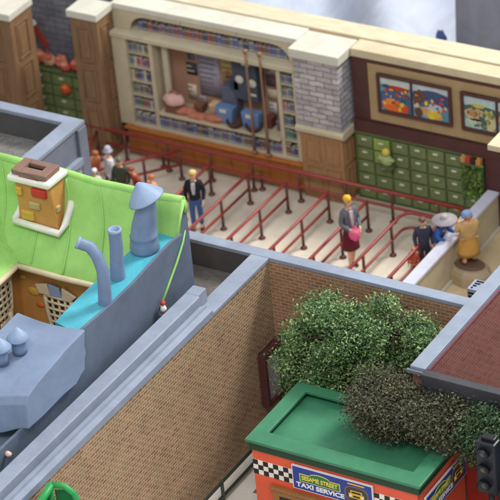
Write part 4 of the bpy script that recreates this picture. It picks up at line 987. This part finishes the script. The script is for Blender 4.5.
# lettering
def text_mesh(s, size, bold):
    cu = bpy.data.curves.new('txt','FONT'); cu.body = s; cu.size = size; cu.align_x = 'CENTER'; cu.align_y = 'CENTER'; cu.extrude = .006; cu.offset = bold
    o = bpy.data.objects.new('txt', cu); COL.objects.link(o)
    me = bpy.data.meshes.new_from_object(o.evaluated_get(bpy.context.evaluated_depsgraph_get())); bpy.data.objects.remove(o)
    return me
def letters(name, s, size, bold, mat_, parent, origin, right, up, width=None, bow=0.0):
    me = text_mesh(s, size, bold); right = Vector(right); up = Vector(up); nr = right.cross(up); b = BASE[parent.name]; origin = Vector(origin)
    xs = [v.co.x for v in me.vertices]; k = (width/(max(xs)-min(xs))) if width else 1
    hw = (max(xs)-min(xs))/2
    for v in me.vertices: 
        x, y, z = v.co; u = x/hw; v.co = origin + right*(x*k) + up*(y + bow*(1-u*u)) + nr*z - b
    me.materials.clear(); me.materials.append(mat_)
    o = bpy.data.objects.new(name, me); COL.objects.link(o); o.parent = parent; BASE[o.name] = b
    return o
def signboard(org, right, W, H, parent_t):
    """org = lower left corner of the board face; right = unit vector along the board"""
    r = Vector(right); up = Vector((0,0,1)); n = r.cross(up); org = Vector(org)
    def P(u, v, d): return org + r*u + up*v + n*d
    def slab(u0,u1,v0,v1,d0,d1,name,m,par,bev=0):
        vs = [P(u,v,d) for d in (d0,d1) for v in (v0,v1) for u in (u0,u1)]
        return MB().add(vs,[(0,2,3,1),(4,5,7,6),(0,1,5,4),(2,6,7,3),(0,4,6,2),(1,3,7,5)]).build(name,m,par,bevel=bev)
    sb = slab(0,W,0,H,0,.05,'sign_board',M['sign_white'],parent_t)
    slab(.025,W-.025,.025,H-.025,.05,.058,'sign_panel',M['blue'],sb)
    # green plaque with a raised middle, yellow rim
    def plaque(g, d0, d1, name, m):
        a, b, v0, v1 = .20*W/2.1*1.0+.02-g, 1.22*W/2.1+.02+g, .275-g, .455+g; c = (a+b)/2
        pts = [(a,v0),(b,v0),(b,v1),(c+.26,v1)] + [(c+.26*cos(q*pi/10), v1+(.085)*sin(q*pi/10)) for q in range(1,10)] + [(c-.26,v1),(a,v1)]
        k = len(pts); vs = [P(u,v,d0) for u,v in pts]+[P(u,v,d1) for u,v in pts]
        return MB().add(vs,[list(range(k)),list(range(2*k-1,k-1,-1))]+[(i,(i+1)%k,k+(i+1)%k,k+i) for i in range(k)]).build(name,m,sb), c, (v0+v1)/2
    plaque(.022,.058,.064,'plaque_rim',M['sign_yellow']); _, c, vm = plaque(0,.064,.070,'plaque',M['sign_green'])
    letters('lettering','SESAME STREET',.16,.004,M['sign_yellow'],sb,P(c,vm+.005,.072),r,up,.94*W/2.1,.012)
    letters('lettering','TAXI SERVICE',.17,.006,M['sign_white'],sb,P(c+.0,.15,.062),r,up,1.26*W/2.1)
    # taxi emblem: roundel with a yellow cab front
    ec = W-.42; ev = H*.46
    def disc(rx, rz, d0, d1, name, m, v_off=0):
        k = 22; sp = lambda v: math.copysign(abs(v)**.6, v)
        pts = [(ec+rx*sp(cos(2*pi*q/k)), ev+v_off+rz*sp(sin(2*pi*q/k))) for q in range(k)]
        vs = [P(u,v,d0) for u,v in pts]+[P(u,v,d1) for u,v in pts]
        MB().add(vs,[list(range(k)),list(range(2*k-1,k-1,-1))]+[(i,(i+1)%k,k+(i+1)%k,k+i) for i in range(k)]).build(name,m,sb)
    disc(.31,.22,.058,.064,'emblem_rim',M['brown_cap']); disc(.28,.195,.064,.069,'emblem',M['charcoal'])
    slab(ec-.2,ec+.2,ev-.1,ev+.03,.069,.076,'cab_front',M['taxi_yellow'],sb,.01); slab(ec-.15,ec+.15,ev+.03,ev+.11,.069,.075,'cab_roof',M['taxi_yellow'],sb)
    slab(ec-.12,ec+.12,ev+.035,ev+.085,.075,.078,'cab_windscreen',M['hole'],sb); slab(ec-.09,ec+.09,ev-.07,ev-.02,.076,.079,'cab_grille',M['hole'],sb)
    for s in (-1,1): slab(ec+s*.15-.03,ec+s*.15+.03,ev-.06,ev-.01,.076,.08,'cab_lamp',M['sign_white'],sb)
    slab(ec-.22,ec+.22,H-.095,H-.06,.058,.066,'cab_topper',M['taxi_yellow'],sb)
signboard((10.35,-11.99,2.44), (1,0,0), 2.11, .66, t)
signboard((13.60,-11.72,2.30), (0,1,0), 1.95, .62, t)
MB().box(13.62, 14.4, -9.75, -9.4, 0, 3.5).build('end_pier', M['taxi_dark'], t, bevel=.02)

# traffic light
t = thing('traffic_light', 'black three lamp traffic light by the red office pier', 'traffic light', (15.1,-11.35,0))
hs = MB().box(14.86, 15.34, -11.52, -11.2, 3.35, 4.72).build('housing', pm('signal_black',(30,34,44),.4,.15,4,.05), t, bevel=.04)
for k, (cn, c) in enumerate((('green',(58,86,84)),('amber',(96,92,66)),('red',(84,84,92)))):
    z = 3.6+.43*k
    l = MB().lathe([(.0,.035),(.09,.025),(.13,0)], (15.06,-11.52,z), 18, 0, (0,-1,0)).build('lens', pm('lens_'+cn, c, .2,.1,4,0,.6), t)
    vz = MB(); 
    n = 12; vs = []
    for d in (0,.16):
        for q in range(n+1): a = pi*q/n; vs.append((15.06+.16*cos(a), -11.52-d*(1), z+.16*sin(a)-.02))
    vz.add(vs, [(q,q+1,n+2+q,n+1+q) for q in range(n)], 0, True)
    o = vz.build('visor', M['black'], l); s = o.modifiers.new('th','SOLIDIFY'); s.thickness = .02
MB().tube([(15.1,-11.3,0),(15.1,-11.3,3.36)], .07, 12).build('pole', M['black'], t)
MB().box(14.95,15.28,-11.4,-11.2,4.72,4.8).build('top_cap', M['black'], t, bevel=.02)
t = thing('planter_box', 'tan brown planter box below the traffic light', 'planter', (15.6,-11.9,0))
MB().prism([(15.05,-12.3),(16.4,-12.3),(16.3,-11.55),(15.15,-11.55)], 'Z', 0, 3.0).build('box', woodmat('tan_timber',(176,134,80),.8,(8,8,8)), t, bevel=.03)
MB().box(15.0,16.45,-12.36,-11.5,3.0,3.1).build('rim', woodmat('tan_timber_rim',(150,112,66)), t, bevel=.02)

# notice board and doorway in the courtyard corner
t = thing('notice_board', 'maroon framed notice board on the brick wall beside the tree', 'notice board', (6.95,-7.2,1))
MB().box(6.845, 6.98, -7.62, -6.98, 1.0, 2.34).build('panel', M['glass_pale'], t)
mb = MB()
for q in ((-7.72,-7.62,.9,2.44),(-6.98,-6.88,.9,2.44),(-7.62,-6.98,.9,1.0),(-7.62,-6.98,2.34,2.44)): mb.box(6.845,7.06,q[0],q[1],q[2],q[3])
mb.build('frame', M['maroon'], t, bevel=.02)
t = thing('courtyard_door', 'dark maroon door in the courtyard corner behind the tree', 'door', (7.6,-6.8,0))
MB().box(7.08, 8.1, -6.84, -6.785, 0, 2.5).build('leaf', M['door_brown'], t)
mb = MB()
for q in ((6.98,7.08,0,2.62),(8.1,8.2,0,2.62),(7.08,8.1,2.5,2.62)): mb.box(q[0],q[1],-6.90,-6.785,q[2],q[3])
mb.build('frame', M['maroon'], t, bevel=.015)
MB().ball((7.2,-6.88,1.1),.04,.05,.04).build('knob', M['handle'], t)

# hand rail along the brick wall
t = thing('handrail_fence', 'dark green handrail in front of the brick wall and taxi office', 'handrail', (7.35,-11,0))
def rz(y): return .62 - .045*(y+9.25)
for dz, nm in ((0,'top_rail'),(-.42,'lower_rail')): MB().tube([(7.3,-8.6,rz(-8.6)+dz),(7.3,-16,rz(-8.6)+dz+.03)], .045, 10).build(nm, M['fence'], t)
for y in (-8.8,-10.5,-12.2,-13.9,-15.6): MB().tube([(7.3,y,0),(7.3,y,.64)], .045, 10).build('post', M['fence'], t)

# bright green arched stand at the lower left corner
t = thing('green_arch_stand', 'bright green pointed arch frame at the bottom left', 'stand', (7.4,-17,0))
ax, ay, az = 7.25, -16.98, 4.98
mb = MB().tube([(ax+.05,ay,az),(ax-.05,ay-.5,az-.28),(ax-.1,ay-1.0,az-.55)], .09, 10)
mb.tube([(ax+.05,ay,az),(ax+.3,ay+.1,az-.02),(ax+.52,ay+.12,az-.18),(ax+.62,ay+.12,az-.45),(ax+.62,ay+.12,az-1.2)], .07, 10)
mb.tube([(ax-.02,ay,az),(ax-.02,ay,0)], .07, 10)
mb.build('frame', M['green_bright'], t)
MB().prism([(ay-.95,az-.62),(ay-.02,az-.1),(ay-.02,az-1.4),(ay-.95,az-1.4)], 'X', ax-.06, ax-.02).build('panel', pm('deep_green',(28,92,54),.5,.1,3,.05), t)
MB().prism([(ax+.0,az-.25),(ax+.3,az-.15),(ax+.5,az-.3),(ax+.55,az-1.3),(ax+.0,az-1.3)], 'Y', ay+.13, ay+.16).build('panel', pm('mid_green',(34,112,64),.5,.1,3,.05), t)

# ------------------------------------------------------------------ light, world, camera
w = bpy.data.worlds.new('World'); C.world = w; w.use_nodes = True
bg = w.node_tree.nodes['Background']; bg.inputs[0].default_value = (.94,.97,1.0,1); bg.inputs[1].default_value = .80
def area(name, loc, target, size, energy, colr):
    l = bpy.data.lights.new(name,'AREA'); l.shape = 'RECTANGLE'; l.size = size[0]; l.size_y = size[1]; l.energy = energy; l.color = colr
    o = bpy.data.objects.new(name, l); COL.objects.link(o); o.location = loc
    o.rotation_euler = (Vector(target)-Vector(loc)).to_track_quat('-Z','Y').to_euler()
area('ceiling_lamp', (26, 28, 50), (6,-6,2), (14,14), 40000, (1.0,.97,.92))
area('front_fill_lamp', (24, -44, 56), (6,-8,2), (22,14), 15000, (1.0,.97,.93))  # unseen fill lamp added on the camera side to brighten front faces

f, az, el, roll = 2900/500, radians(-33.5), radians(31.93), radians(5.74)
fw = Vector((sin(az)*cos(el), cos(az)*cos(el), -sin(el))); r = Vector((cos(az), -sin(az), 0)); d = fw.cross(r)
r2 = cos(roll)*r + sin(roll)*d; d2 = fw.cross(r2)
cam = bpy.data.cameras.new('camera'); co = bpy.data.objects.new('camera', cam); COL.objects.link(co)
cam.sensor_width = 36; cam.sensor_fit = 'HORIZONTAL'; cam.lens = f*36; cam.clip_start = 1; cam.clip_end = 400
mw = Matrix((( r2.x, -d2.x, -fw.x, 39.6498),( r2.y, -d2.y, -fw.y, -57.1198),( r2.z, -d2.z, -fw.z, 42.4728),(0,0,0,1)))
co.matrix_world = mw
cam.dof.use_dof = True; cam.dof.focus_distance = 67.5; cam.dof.aperture_fstop = .62
C.camera = co
C.view_settings.view_transform = 'Standard'; C.view_settings.look = 'None'; C.view_settings.gamma = 1; C.view_settings.exposure = 0.0
C.render.engine = 'CYCLES'
try: C.cycles.use_denoising = True
except Exception: pass
